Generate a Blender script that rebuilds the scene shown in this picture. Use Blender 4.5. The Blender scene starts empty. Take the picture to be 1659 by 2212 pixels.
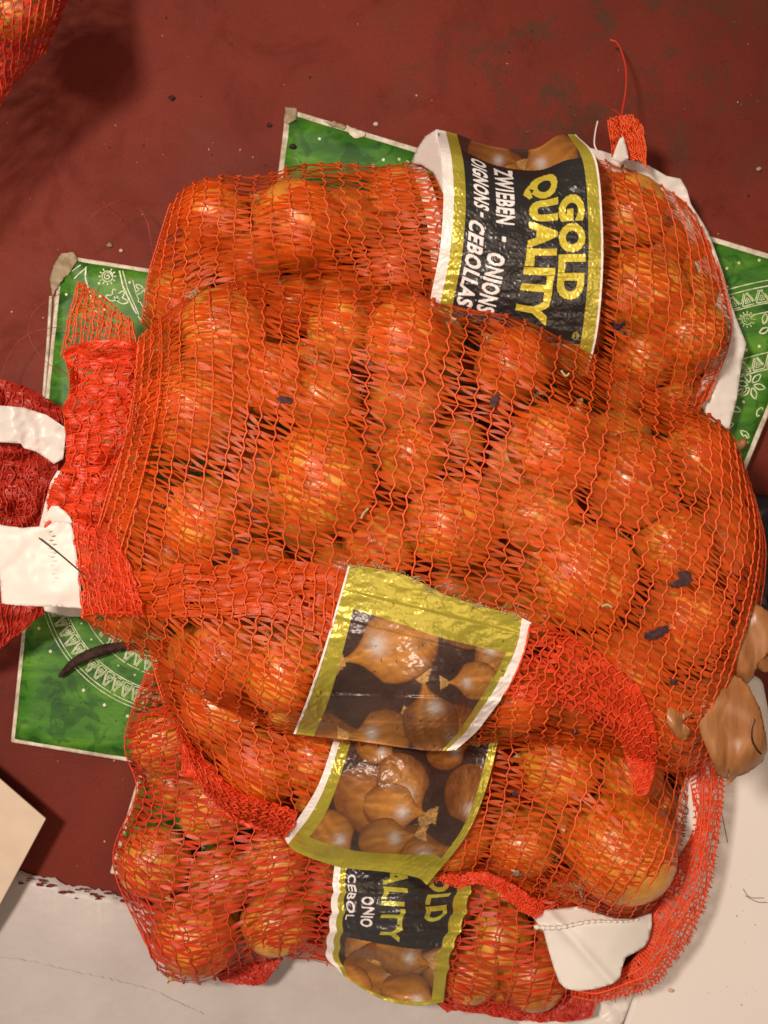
import bpy, math, random
import numpy as np
from mathutils import Vector, noise as mnoise
from mathutils.geometry import delaunay_2d_cdt

SC = bpy.context.scene
COL = SC.collection
rng = np.random.default_rng(7)
random.seed(7)

# ------------------------------------------------------------------ camera
D = 1.0            # camera height above the floor (m)
S = 0.42e-3        # metres per photo unit (photo taken as 1659 x 2212 units) at floor level
def W(x, y, z):
    k = (D - z) / D
    return np.stack([(np.asarray(x) - 829.5) * S * k, -(np.asarray(y) - 1106.0) * S * k, np.asarray(z) + 0 * np.asarray(x)], -1)
cam_d = bpy.data.cameras.new('camera')
cam = bpy.data.objects.new('camera', cam_d); COL.objects.link(cam)
cam.location = (0, 0, D)
cam_d.sensor_fit = 'VERTICAL'; cam_d.sensor_height = 36
cam_d.lens = 36 * D / (2212 * S)
cam_d.clip_start = 0.02; cam_d.clip_end = 50
cam_d.dof.use_dof = True; cam_d.dof.focus_distance = D - 0.165
cam_d.dof.aperture_fstop = 9.5
SC.camera = cam

# ------------------------------------------------------------------ light
wd = bpy.data.worlds.new('World'); SC.world = wd; wd.use_nodes = True
bg = wd.node_tree.nodes['Background']
bg.inputs[0].default_value = (1.0, 0.84, 0.70, 1); bg.inputs[1].default_value = 0.23
def area(name, loc, target, size, power, color, size_y=None):
    l = bpy.data.lights.new(name, 'AREA'); l.energy = power; l.color = color
    l.shape = 'RECTANGLE' if size_y else 'DISK'; l.size = size
    if size_y: l.size_y = size_y
    o = bpy.data.objects.new(name, l); COL.objects.link(o)
    o.location = loc
    d = Vector(target) - Vector(loc)
    o.rotation_euler = d.to_track_quat('-Z', 'Y').to_euler()
    return o
area('key_lamp', (-0.68, 0.40, 1.85), (0, 0, 0.05), 0.26, 39, (1.0, 0.83, 0.70))
area('overhead_fill', (0.5, -0.35, 2.3), (0, 0, 0), 1.2, 12, (1.0, 0.74, 0.52))  # weak overhead fill added to lift the ambient light, not an actual fixture
SC.view_settings.view_transform = 'Standard'; SC.view_settings.look = 'None'
SC.view_settings.exposure = 0.0; SC.view_settings.gamma = 1.0
SC.render.engine = 'CYCLES'
SC.cycles.use_denoising = True
SC.cycles.max_bounces = 8; SC.cycles.transparent_max_bounces = 16
SC.cycles.diffuse_bounces = 4; SC.cycles.glossy_bounces = 3; SC.cycles.transmission_bounces = 5
SC.cycles.sample_clamp_indirect = 4.0

# ------------------------------------------------------------------ material helpers
def new_mat(name):
    m = bpy.data.materials.new(name); m.use_nodes = True
    nt = m.node_tree; nt.nodes.clear()
    out = nt.nodes.new('ShaderNodeOutputMaterial')
    return m, nt, out
def N(nt, t, **kw):
    n = nt.nodes.new(t)
    for k, v in kw.items():
        if k.startswith('i_'):
            key = k[2:]
            key = int(key) if key.isdigit() else key.replace('_', ' ')
            n.inputs[key].default_value = v
        else: setattr(n, k, v)
    return n
def ramp(nt, fac, stops):
    r = nt.nodes.new('ShaderNodeValToRGB')
    e = r.color_ramp.elements
    while len(e) > 1: e.remove(e[-1])
    e[0].position = stops[0][0]; e[0].color = (*stops[0][1], 1)
    for p, c in stops[1:]:
        x = e.new(p); x.color = (*c, 1)
    nt.links.new(fac, r.inputs[0])
    return r.outputs[0]
def mixc(nt, fac, a, b, mode='MIX'):
    n = nt.nodes.new('ShaderNodeMix'); n.data_type = 'RGBA'; n.blend_type = mode
    for sock, v in ((n.inputs[0], fac), (n.inputs[6], a), (n.inputs[7], b)):
        if hasattr(v, 'is_output') or isinstance(v, bpy.types.NodeSocket): nt.links.new(v, sock)
        elif isinstance(v, (int, float)): sock.default_value = v
        else: sock.default_value = (*v, 1)
    return n.outputs[2]
def noise_tex(nt, vec, scale, detail=4, rough=0.55, dist=0.0):
    n = N(nt, 'ShaderNodeTexNoise'); n.inputs['Scale'].default_value = scale
    n.inputs['Detail'].default_value = detail; n.inputs['Roughness'].default_value = rough
    n.inputs['Distortion'].default_value = dist
    if vec is not None: nt.links.new(vec, n.inputs['Vector'])
    return n.outputs['Fac']
def bump(nt, h, strength=0.3, dist=0.001):
    b = N(nt, 'ShaderNodeBump'); b.inputs['Strength'].default_value = strength; b.inputs['Distance'].default_value = dist
    nt.links.new(h, b.inputs['Height']); return b.outputs[0]
def objco(nt): return nt.nodes.new('ShaderNodeTexCoord').outputs['Object']
def geoco(nt): return nt.nodes.new('ShaderNodeNewGeometry').outputs['Position']

def net_mat(name, base, trans, rough=0.32, transp=0.10, transl=0.30):
    m, nt, out = new_mat(name)
    at = N(nt, 'ShaderNodeAttribute', attribute_name='tint')
    c = mixc(nt, at.outputs['Fac'], tuple(b * 0.62 for b in base), tuple(min(1, b * 1.25) for b in base))
    p = N(nt, 'ShaderNodeBsdfPrincipled'); nt.links.new(c, p.inputs['Base Color'])
    p.inputs['Roughness'].default_value = rough; p.inputs['Specular IOR Level'].default_value = 0.5
    t = N(nt, 'ShaderNodeBsdfTranslucent'); t.inputs[0].default_value = (*trans, 1)
    nz = noise_tex(nt, geoco(nt), 900, 2)
    b = bump(nt, nz, 0.55, 0.0006); nt.links.new(b, p.inputs['Normal'])
    ms = N(nt, 'ShaderNodeMixShader'); ms.inputs[0].default_value = transl
    nt.links.new(p.outputs[0], ms.inputs[1]); nt.links.new(t.outputs[0], ms.inputs[2])
    if transp > 0:
        tr = N(nt, 'ShaderNodeBsdfTransparent'); tr.inputs[0].default_value = (1.0, 0.42, 0.22, 1)
        m2 = N(nt, 'ShaderNodeMixShader'); m2.inputs[0].default_value = transp
        nt.links.new(ms.outputs[0], m2.inputs[1]); nt.links.new(tr.outputs[0], m2.inputs[2]); ms = m2
    nt.links.new(ms.outputs[0], out.inputs[0])
    return m
M = {}
M['tape'] = net_mat('orange_net_tape', (0.74, 0.120, 0.012), (0.98, 0.25, 0.016), 0.38, 0.22, 0.42)
M['cord'] = net_mat('orange_net_cord', (0.98, 0.125, 0.025), (0.98, 0.15, 0.03), 0.42, 0.0, 0.2)
M['tape_red'] = net_mat('red_net_tape', (0.95, 0.078, 0.018), (0.98, 0.14, 0.02), 0.34, 0.14, 0.34)
M['cord_red'] = net_mat('red_net_cord', (0.98, 0.09, 0.025), (0.98, 0.12, 0.02), 0.45, 0.0, 0.2)
M['tape_dark'] = net_mat('crimson_net_tape', (0.52, 0.036, 0.018), (0.66, 0.05, 0.02), 0.36, 0.10, 0.25)
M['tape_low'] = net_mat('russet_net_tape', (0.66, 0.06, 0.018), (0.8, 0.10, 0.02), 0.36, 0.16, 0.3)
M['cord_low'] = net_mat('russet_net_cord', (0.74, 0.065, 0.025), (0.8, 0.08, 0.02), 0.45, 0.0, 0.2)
M['cord_dark'] = net_mat('crimson_net_cord', (0.60, 0.045, 0.022), (0.6, 0.04, 0.02), 0.45, 0.0, 0.15)

def onion_mat():
    m, nt, out = new_mat('onion_skin')
    co = objco(nt)
    oi = N(nt, 'ShaderNodeObjectInfo')
    mp = N(nt, 'ShaderNodeMapping'); nt.links.new(co, mp.inputs[0]); mp.inputs['Scale'].default_value = (1, 1, 1)
    sep = N(nt, 'ShaderNodeSeparateXYZ'); nt.links.new(co, sep.inputs[0])
    ang = N(nt, 'ShaderNodeMath', operation='ARCTAN2'); nt.links.new(sep.outputs[1], ang.inputs[0]); nt.links.new(sep.outputs[0], ang.inputs[1])
    sn = N(nt, 'ShaderNodeMath', operation='SINE'); cs = N(nt, 'ShaderNodeMath', operation='COSINE')
    nt.links.new(ang.outputs[0], sn.inputs[0]); nt.links.new(ang.outputs[0], cs.inputs[0])
    cmb = N(nt, 'ShaderNodeCombineXYZ'); nt.links.new(sn.outputs[0], cmb.inputs[0]); nt.links.new(cs.outputs[0], cmb.inputs[1])
    zs = N(nt, 'ShaderNodeMath', operation='MULTIPLY'); nt.links.new(sep.outputs[2], zs.inputs[0]); zs.inputs[1].default_value = 0.35
    nt.links.new(zs.outputs[0], cmb.inputs[2])
    veins = noise_tex(nt, cmb.outputs[0], 13, 3, 0.6)
    add = N(nt, 'ShaderNodeVectorMath', operation='ADD'); nt.links.new(co, add.inputs[0])
    rv = N(nt, 'ShaderNodeMath', operation='MULTIPLY'); nt.links.new(oi.outputs['Random'], rv.inputs[0]); rv.inputs[1].default_value = 37.0
    nt.links.new(rv.outputs[0], add.inputs[1])
    blot = noise_tex(nt, add.outputs[0], 1.6, 4, 0.6)
    c1 = ramp(nt, blot, [(0.26, (0.28, 0.085, 0.013)), (0.48, (0.57, 0.23, 0.030)), (0.72, (0.72, 0.38, 0.075))])
    c2 = ramp(nt, veins, [(0.35, (0.60, 0.50, 0.42)), (0.5, (1, 1, 1)), (0.7, (1.0, 1.0, 0.95))])
    c = mixc(nt, 0.32, c1, c2, 'MULTIPLY')
    tint = ramp(nt, oi.outputs['Random'], [(0.0, (0.80, 0.62, 0.5)), (0.4, (1, 1, 1)), (0.8, (1.0, 1.08, 0.85)), (1.0, (1.0, 0.8, 0.6))])
    c = mixc(nt, 1.0, c, tint, 'MULTIPLY')
    fine = noise_tex(nt, co, 9, 5, 0.7)
    sp = ramp(nt, fine, [(0.66, (1, 1, 1)), (0.74, (0.35, 0.25, 0.2))])
    c = mixc(nt, 0.6, c, sp, 'MULTIPLY')
    p = N(nt, 'ShaderNodeBsdfPrincipled'); nt.links.new(c, p.inputs['Base Color'])
    p.inputs['Roughness'].default_value = 0.33; p.inputs['Specular IOR Level'].default_value = 0.6
    p.inputs['Coat Weight'].default_value = 0.25; p.inputs['Coat Roughness'].default_value = 0.2
    b = bump(nt, veins, 0.15, 0.015); nt.links.new(b, p.inputs['Normal'])
    nt.links.new(p.outputs[0], out.inputs[0]); return m
M['onion'] = onion_mat()

def simple(name, c1, c2, scale=60, rough=0.5, spec=0.5, bumps=0.2, bscale=300, bdist=0.0004, metallic=0.0, transl=0.0, lo=0.35, hi=0.65):
    m, nt, out = new_mat(name)
    co = geoco(nt)
    f = noise_tex(nt, co, scale, 5, 0.6)
    c = ramp(nt, f, [(lo, c1), (hi, c2)])
    p = N(nt, 'ShaderNodeBsdfPrincipled'); nt.links.new(c, p.inputs['Base Color'])
    p.inputs['Roughness'].default_value = rough; p.inputs['Specular IOR Level'].default_value = spec
    p.inputs['Metallic'].default_value = metallic
    if bumps > 0:
        h = noise_tex(nt, co, bscale, 4, 0.6); b = bump(nt, h, bumps, bdist); nt.links.new(b, p.inputs['Normal'])
    last = p.outputs[0]
    if transl:
        t = N(nt, 'ShaderNodeBsdfTranslucent'); nt.links.new(c, t.inputs[0])
        ms = N(nt, 'ShaderNodeMixShader'); ms.inputs[0].default_value = transl
        nt.links.new(last, ms.inputs[1]); nt.links.new(t.outputs[0], ms.inputs[2]); last = ms.outputs[0]
    nt.links.new(last, out.inputs[0]); return m
M['neck'] = simple('dry_onion_neck', (0.30, 0.17, 0.06), (0.55, 0.40, 0.18), 150, 0.7)
M['root'] = simple('dry_root_hair', (0.35, 0.28, 0.14), (0.55, 0.48, 0.28), 200, 0.8, bumps=0)
M['white_film'] = simple('white_plastic_film', (0.76, 0.72, 0.68), (0.84, 0.80, 0.76), 25, 0.34, 0.4, 0.35, 28, 0.0022, transl=0.22)
M['tag'] = simple('white_tag_paper', (0.74, 0.70, 0.65), (0.80, 0.77, 0.72), 20, 0.42, 0.35, 0.35, 24, 0.0018, transl=0.1)
M['cream_card'] = simple('cream_cardboard', (0.55, 0.44, 0.34), (0.61, 0.50, 0.39), 30, 0.75, 0.2, 0.15)
M['board_edge'] = simple('worn_board_edge', (0.36, 0.31, 0.22), (0.70, 0.66, 0.56), 90, 0.8, 0.2, 0.5, 400)
M['board_brown'] = simple('peeled_cardboard', (0.22, 0.17, 0.10), (0.38, 0.32, 0.22), 120, 0.9, 0.2, 0.6, 350)
M['print_white'] = simple('pale_print_ink', (0.42, 0.52, 0.26), (0.72, 0.76, 0.56), 120, 0.45, 0.4, 0)
M['ledge'] = simple('white_painted_plaster', (0.41, 0.375, 0.365), (0.48, 0.445, 0.43), 9, 0.45, 0.4, 0.5, 14, 0.006)
M['panel'] = simple('cream_enamel_panel', (0.69, 0.645, 0.61), (0.72, 0.675, 0.64), 6, 0.35, 0.45, 0.08, 500)
M['flake'] = simple('dark_skin_flake', (0.030, 0.012, 0.016), (0.07, 0.03, 0.035), 400, 0.6, 0.3, 0.3)
M['black_plastic'] = simple('black_plastic', (0.010, 0.009, 0.012), (0.022, 0.018, 0.022), 40, 0.45, 0.4, 0.4, 60, 0.003)
M['stick'] = simple('dark_brown_stem', (0.020, 0.010, 0.010), (0.06, 0.03, 0.025), 200, 0.8, 0.2, 0.5)
M['debris'] = simple('grit_crumbs', (0.10, 0.05, 0.03), (0.55, 0.42, 0.30), 90, 0.8, 0.3, 0, lo=0.42, hi=0.6)
M['dark_debris'] = simple('dark_grit', (0.015, 0.008, 0.006), (0.05, 0.02, 0.015), 90, 0.8, 0.3, 0)
M['hair'] = simple('fine_dark_hair', (0.02, 0.012, 0.008), (0.06, 0.035, 0.02), 90, 0.5, 0.4, 0)
M['straw'] = simple('dry_straw', (0.32, 0.24, 0.12), (0.5, 0.4, 0.22), 90, 0.6, 0.4, 0)
M['thread_red'] = simple('loose_red_thread', (0.22, 0.03, 0.02), (0.40, 0.07, 0.05), 90, 0.5, 0.4, 0)
M['ink'] = simple('black_ink', (0.012, 0.012, 0.014), (0.02, 0.02, 0.022), 90, 0.5, 0.4, 0)

def loose_skin_mat():
    m, nt, out = new_mat('loose_onion_skin')
    co = objco(nt)
    mp = N(nt, 'ShaderNodeMapping'); nt.links.new(co, mp.inputs[0])
    mp.inputs['Rotation'].default_value = (0, 0, 0.25); mp.inputs['Scale'].default_value = (230, 34, 60)
    v = noise_tex(nt, mp.outputs[0], 1.0, 4, 0.6)
    big = noise_tex(nt, co, 38, 3)
    c = ramp(nt, v, [(0.25, (0.33, 0.125, 0.036)), (0.5, (0.42, 0.180, 0.056)), (0.8, (0.50, 0.235, 0.085))])
    c = mixc(nt, 0.5, c, ramp(nt, big, [(0.35, (0.65, 0.55, 0.5)), (0.6, (1, 1, 1))]), 'MULTIPLY')
    p = N(nt, 'ShaderNodeBsdfPrincipled'); nt.links.new(c, p.inputs['Base Color'])
    p.inputs['Roughness'].default_value = 0.36; p.inputs['Specular IOR Level'].default_value = 0.6
    nt.links.new(bump(nt, v, 0.12, 0.0006), p.inputs['Normal'])
    t = N(nt, 'ShaderNodeBsdfTranslucent'); nt.links.new(c, t.inputs[0])
    ms = N(nt, 'ShaderNodeMixShader'); ms.inputs[0].default_value = 0.2
    nt.links.new(p.outputs[0], ms.inputs[1]); nt.links.new(t.outputs[0], ms.inputs[2])
    nt.links.new(ms.outputs[0], out.inputs[0]); return m
M['skin'] = loose_skin_mat()

def floor_mat():
    m, nt, out = new_mat('red_painted_concrete')
    co = geoco(nt)
    a = noise_tex(nt, co, 3.2, 6, 0.62, 0.4)
    c = ramp(nt, a, [(0.32, (0.100, 0.015, 0.0095)), (0.5, (0.150, 0.022, 0.0125)), (0.68, (0.178, 0.028, 0.016))])
    st = noise_tex(nt, co, 11, 7, 0.68, 0.6)
    c = mixc(nt, 0.5, c, ramp(nt, st, [(0.34, (0.52, 0.50, 0.42)), (0.47, (1, 1, 1))]), 'MULTIPLY')
    st2 = noise_tex(nt, co, 34, 5, 0.75)
    c = mixc(nt, 0.7, c, ramp(nt, st2, [(0.28, (0.40, 0.36, 0.32)), (0.37, (1, 1, 1))]), 'MULTIPLY')
    # big dirty scuffs near the top right corner of the floor
    mp = N(nt, 'ShaderNodeMapping'); nt.links.new(co, mp.inputs[0])
    mp.inputs['Location'].default_value = (-0.19, -0.41, 0)
    vl = N(nt, 'ShaderNodeVectorMath', operation='LENGTH'); nt.links.new(mp.outputs[0], vl.inputs[0])
    near = N(nt, 'ShaderNodeMapRange'); nt.links.new(vl.outputs['Value'], near.inputs[0])
    near.inputs[1].default_value = 0.05; near.inputs[2].default_value = 0.24; near.inputs[3].default_value = 1; near.inputs[4].default_value = 0
    sc = noise_tex(nt, co, 21, 7, 0.72, 0.3)
    scr = ramp(nt, sc, [(0.50, (0, 0, 0)), (0.60, (1, 1, 1))])
    mm = N(nt, 'ShaderNodeMath', operation='MULTIPLY'); nt.links.new(near.outputs[0], mm.inputs[0]); nt.links.new(scr, mm.inputs[1])
    m3 = N(nt, 'ShaderNodeMath', operation='MULTIPLY'); nt.links.new(mm.outputs[0], m3.inputs[0]); m3.inputs[1].default_value = 0.75
    c = mixc(nt, m3.outputs[0], c, (0.060, 0.032, 0.018))
    fine = noise_tex(nt, co, 420, 3, 0.7)
    c = mixc(nt, 0.5, c, ramp(nt, fine, [(0.3, (0.7, 0.65, 0.62)), (0.6, (1.05, 1.02, 1.0))]), 'MULTIPLY')
    p = N(nt, 'ShaderNodeBsdfPrincipled'); nt.links.new(c, p.inputs['Base Color'])
    rr = ramp(nt, st, [(0.3, (0.75,) * 3), (0.7, (0.52,) * 3)]); nt.links.new(rr, p.inputs['Roughness'])
    p.inputs['Specular IOR Level'].default_value = 0.16
    hb = noise_tex(nt, co, 160, 6, 0.7)
    nt.links.new(bump(nt, hb, 0.25, 0.0012), p.inputs['Normal'])
    nt.links.new(p.outputs[0], out.inputs[0]); return m
M['floor'] = floor_mat()

def green_mat():
    m, nt, out = new_mat('green_printed_card')
    co = objco(nt)
    mp = N(nt, 'ShaderNodeMapping'); nt.links.new(co, mp.inputs[0])
    mp.inputs['Rotation'].default_value = (0, 0, 0.28); mp.inputs['Scale'].default_value = (16, 46, 1)
    a = noise_tex(nt, mp.outputs[0], 1.0, 5, 0.6, 0.6)
    b2 = noise_tex(nt, co, 46, 4, 0.55, 1.4)
    c = ramp(nt, a, [(0.35, (0.026, 0.105, 0.014)), (0.52, (0.052, 0.185, 0.016)), (0.68, (0.105, 0.270, 0.022))])
    c = mixc(nt, 0.7, c, ramp(nt, b2, [(0.42, (0.42, 0.52, 0.6)), (0.47, (1, 1, 1))]), 'MULTIPLY')
    p = N(nt, 'ShaderNodeBsdfPrincipled'); nt.links.new(c, p.inputs['Base Color'])
    p.inputs['Roughness'].default_value = 0.5; p.inputs['Specular IOR Level'].default_value = 0.25
    h = noise_tex(nt, co, 700, 2); nt.links.new(bump(nt, h, 0.12, 0.0004), p.inputs['Normal'])
    nt.links.new(p.outputs[0], out.inputs[0]); return m
M['green'] = green_mat()

def foil_mat():
    m, nt, out = new_mat('printed_foil')
    at = N(nt, 'ShaderNodeAttribute', attribute_name='art')
    gl = N(nt, 'ShaderNodeAttribute', attribute_name='gloss')
    co = geoco(nt)
    nz = noise_tex(nt, co, 900, 2, 0.6)
    p = N(nt, 'ShaderNodeBsdfPrincipled')
    c = mixc(nt, 0.35, at.outputs['Color'], ramp(nt, noise_tex(nt, co, 70, 4), [(0.3, (0.78, 0.76, 0.74)), (0.6, (1.03, 1.03, 1.03))]), 'MULTIPLY')
    nt.links.new(c, p.inputs['Base Color'])
    mt = N(nt, 'ShaderNodeMath', operation='MULTIPLY'); nt.links.new(gl.outputs['Fac'], mt.inputs[0]); mt.inputs[1].default_value = 0.35
    nt.links.new(mt.outputs[0], p.inputs['Metallic'])
    p.inputs['Roughness'].default_value = 0.34; p.inputs['Specular IOR Level'].default_value = 0.5
    w = noise_tex(nt, co, 75, 3, 0.5, 0.4)
    nt.links.new(bump(nt, w, 0.10, 0.0020), p.inputs['Normal'])
    nt.links.new(p.outputs[0], out.inputs[0]); return m
M['foil'] = foil_mat()

# ------------------------------------------------------------------ mesh helpers
def raw_mesh(name, v, q, smooth=False, tint=None):
    v = np.ascontiguousarray(v, dtype=np.float32).reshape(-1, 3); q = np.ascontiguousarray(q, dtype=np.int32)
    n = q.shape[1]
    me = bpy.data.meshes.new(name)
    me.vertices.add(len(v)); me.vertices.foreach_set('co', v.ravel())
    me.loops.add(q.size); me.loops.foreach_set('vertex_index', q.ravel())
    me.polygons.add(len(q)); me.polygons.foreach_set('loop_start', np.arange(0, q.size, n, dtype=np.int32))
    try: me.polygons.foreach_set('loop_total', np.full(len(q), n, dtype=np.int32))
    except Exception: pass
    me.update(calc_edges=True)
    if smooth: me.polygons.foreach_set('use_smooth', np.ones(len(q), dtype=bool))
    if tint is not None:
        a = me.attributes.new('tint', 'FLOAT', 'POINT'); a.data.foreach_set('value', np.ascontiguousarray(tint, dtype=np.float32))
    me.validate()
    return me
def link(name, me, mat=None, parent=None, kind=None):
    o = bpy.data.objects.new(name, me); COL.objects.link(o)
    if mat is not None and me is not None and not me.materials: me.materials.append(mat)
    if parent is not None: o.parent = parent
    if kind: o['kind'] = kind
    return o
def thing(name, label, cat, group=None, loc=(0, 0, 0)):
    o = bpy.data.objects.new(name, None); COL.objects.link(o); o.location = loc
    o.empty_display_size = 0.02
    o['label'] = label; o['category'] = cat
    if group: o['group'] = group
    return o
def tag(o, label, cat, group=None):
    o['label'] = label; o['category'] = cat
    if group: o['group'] = group
    return o
def catmull(P, t):
    """P (n, k), t in 0..n-1"""
    P = np.asarray(P, float); n = len(P)
    t = np.clip(np.asarray(t, float), 0, n - 1 - 1e-9); i = t.astype(int); f = (t - i)
    f = f.reshape(f.shape + (1,) * (P.ndim - 1))
    g = lambda j: P[np.clip(j, 0, n - 1)]
    p0, p1, p2, p3 = g(i - 1), g(i), g(i + 1), g(i + 2)
    p0 = np.where((i - 1 < 0).reshape(f.shape[:1] + (1,) * (P.ndim - 1)), 2 * p1 - p2, p0)
    p3 = np.where((i + 2 > n - 1).reshape(f.shape[:1] + (1,) * (P.ndim - 1)), 2 * p2 - p1, p3)
    return 0.5 * ((2 * p1) + (-p0 + p2) * f + (2 * p0 - 5 * p1 + 4 * p2 - p3) * f ** 2 + (-p0 + 3 * p1 - 3 * p2 + p3) * f ** 3)
def vnoise(p, seed=0.0):
    """smooth value noise on (n,3) points"""
    p = np.asarray(p, float) + seed * 17.31 + 100
    i = np.floor(p).astype(np.int64); f = p - i; f = f * f * (3 - 2 * f)
    def h(a, b, c):
        n = (a * 73856093) ^ (b * 19349663) ^ (c * 83492791); n = (n ^ (n >> 13)) * 1274126177
        return ((n ^ (n >> 16)) & 0xffff) / 32767.5 - 1.0
    r = 0
    for dx in (0, 1):
        for dy in (0, 1):
            for dz in (0, 1):
                w = (f[..., 0] if dx else 1 - f[..., 0]) * (f[..., 1] if dy else 1 - f[..., 1]) * (f[..., 2] if dz else 1 - f[..., 2])
                r = r + w * h(i[..., 0] + dx, i[..., 1] + dy, i[..., 2] + dz)
    return r
def n2(x, y, sc, seed=0):
    x = np.asarray(x, float); y = np.asarray(y, float)
    return vnoise(np.stack([x * sc, y * sc, np.zeros_like(x)], -1), seed)
def tube_arrays(P, rad, sides=5, taper=False, base=0):
    P = np.asarray(P, float); n = len(P)
    T = np.gradient(P, axis=0); T /= np.linalg.norm(T, axis=1, keepdims=True) + 1e-12
    up = np.array([0, 0, 1.0]); A = np.cross(T, up); ln = np.linalg.norm(A, axis=1, keepdims=True)
    A = np.where(ln < 1e-3, np.array([[1.0, 0, 0]]), A / (ln + 1e-12)); B = np.cross(A, T)
    r = np.full(n, rad) if np.isscalar(rad) else np.asarray(rad, float)
    th = np.linspace(0, 2 * math.pi, sides, endpoint=False)
    V = P[:, None] + (np.cos(th)[None, :, None] * A[:, None] + np.sin(th)[None, :, None] * B[:, None]) * r[:, None, None]
    i = np.arange(n - 1)[:, None]; j = np.arange(sides)[None]; j2 = (j + 1) % sides
    Q = np.stack([i * sides + j, i * sides + j2, (i + 1) * sides + j2, (i + 1) * sides + j], -1).reshape(-1, 4)
    return V.reshape(-1, 3), Q + base
def join(parts):
    vs, qs, off = [], [], 0
    for v, q in parts:
        vs.append(v); qs.append(q + off); off += len(v)
    return np.concatenate(vs), np.concatenate(qs)
def tube_obj(name, pts, rad, mat, parent=None, sides=6, n=60, kind=None):
    """pts: list of (x, y, z) photo units + metres height"""
    P = catmull(np.array(pts, float), np.linspace(0, len(pts) - 1, n))
    Wp = W(P[:, 0], P[:, 1], P[:, 2])
    r = rad if not callable(rad) else rad(np.linspace(0, 1, n))
    v, q = tube_arrays(Wp, r, sides)
    return link(name, raw_mesh(name, v, q, True, np.full(len(v), 0.6)), mat, parent, kind)

# ------------------------------------------------------------------ surfaces laid through control columns
class Patch:
    def __init__(self, cols, NU=190, NV=120):
        C = np.array(cols, float)                      # (ncol, nrow, 2 or 3)
        a = catmull(C, np.linspace(0, len(C) - 1, NU))                       # NU, nrow, k
        b = catmull(a.transpose(1, 0, 2), np.linspace(0, C.shape[1] - 1, NV)).transpose(1, 0, 2)
        self.px = b[..., :2]; self.NU, self.NV = NU, NV
        self.z = b[..., 2].copy() if C.shape[2] > 2 else np.zeros((NU, NV))
    def finish(self):
        self.G = W(self.px[..., 0], self.px[..., 1], self.z)
        du = np.gradient(self.G, axis=0); dv = np.gradient(self.G, axis=1)
        n = np.cross(dv, du); n /= np.linalg.norm(n, axis=-1, keepdims=True) + 1e-12
        n *= np.sign(n[..., 2:3] + 1e-9)
        self.Nn = n
        return self
    def _samp(self, A, u, v):
        x = np.clip(u, 0, 1) * (self.NU - 1); y = np.clip(v, 0, 1) * (self.NV - 1)
        i = np.minimum(x.astype(int), self.NU - 2); j = np.minimum(y.astype(int), self.NV - 2)
        f = (x - i)[..., None]; g = (y - j)[..., None]
        return (A[i, j] * (1 - f) + A[i + 1, j] * f) * (1 - g) + (A[i, j + 1] * (1 - f) + A[i + 1, j + 1] * f) * g
    def pos(self, u, v): return self._samp(self.G, u, v)
    def nor(self, u, v): return self._samp(self.Nn, u, v)
    def z_at(self, x, y, default=None):
        sh = np.shape(x); x = np.ravel(x); y = np.ravel(y)
        P = self.px[::2, ::2].reshape(-1, 2); Z = self.z[::2, ::2].ravel()
        out = np.empty(len(x))
        for a in range(0, len(x), 400):
            d = (x[a:a + 400, None] - P[None, :, 0]) ** 2 + (y[a:a + 400, None] - P[None, :, 1]) ** 2
            idx = np.argpartition(d, 4, axis=1)[:, :4]
            dd = np.take_along_axis(d, idx, 1); w = 1 / (dd + 4)
            out[a:a + 400] = (Z[idx] * w).sum(1) / w.sum(1)
        return out.reshape(sh)

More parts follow.
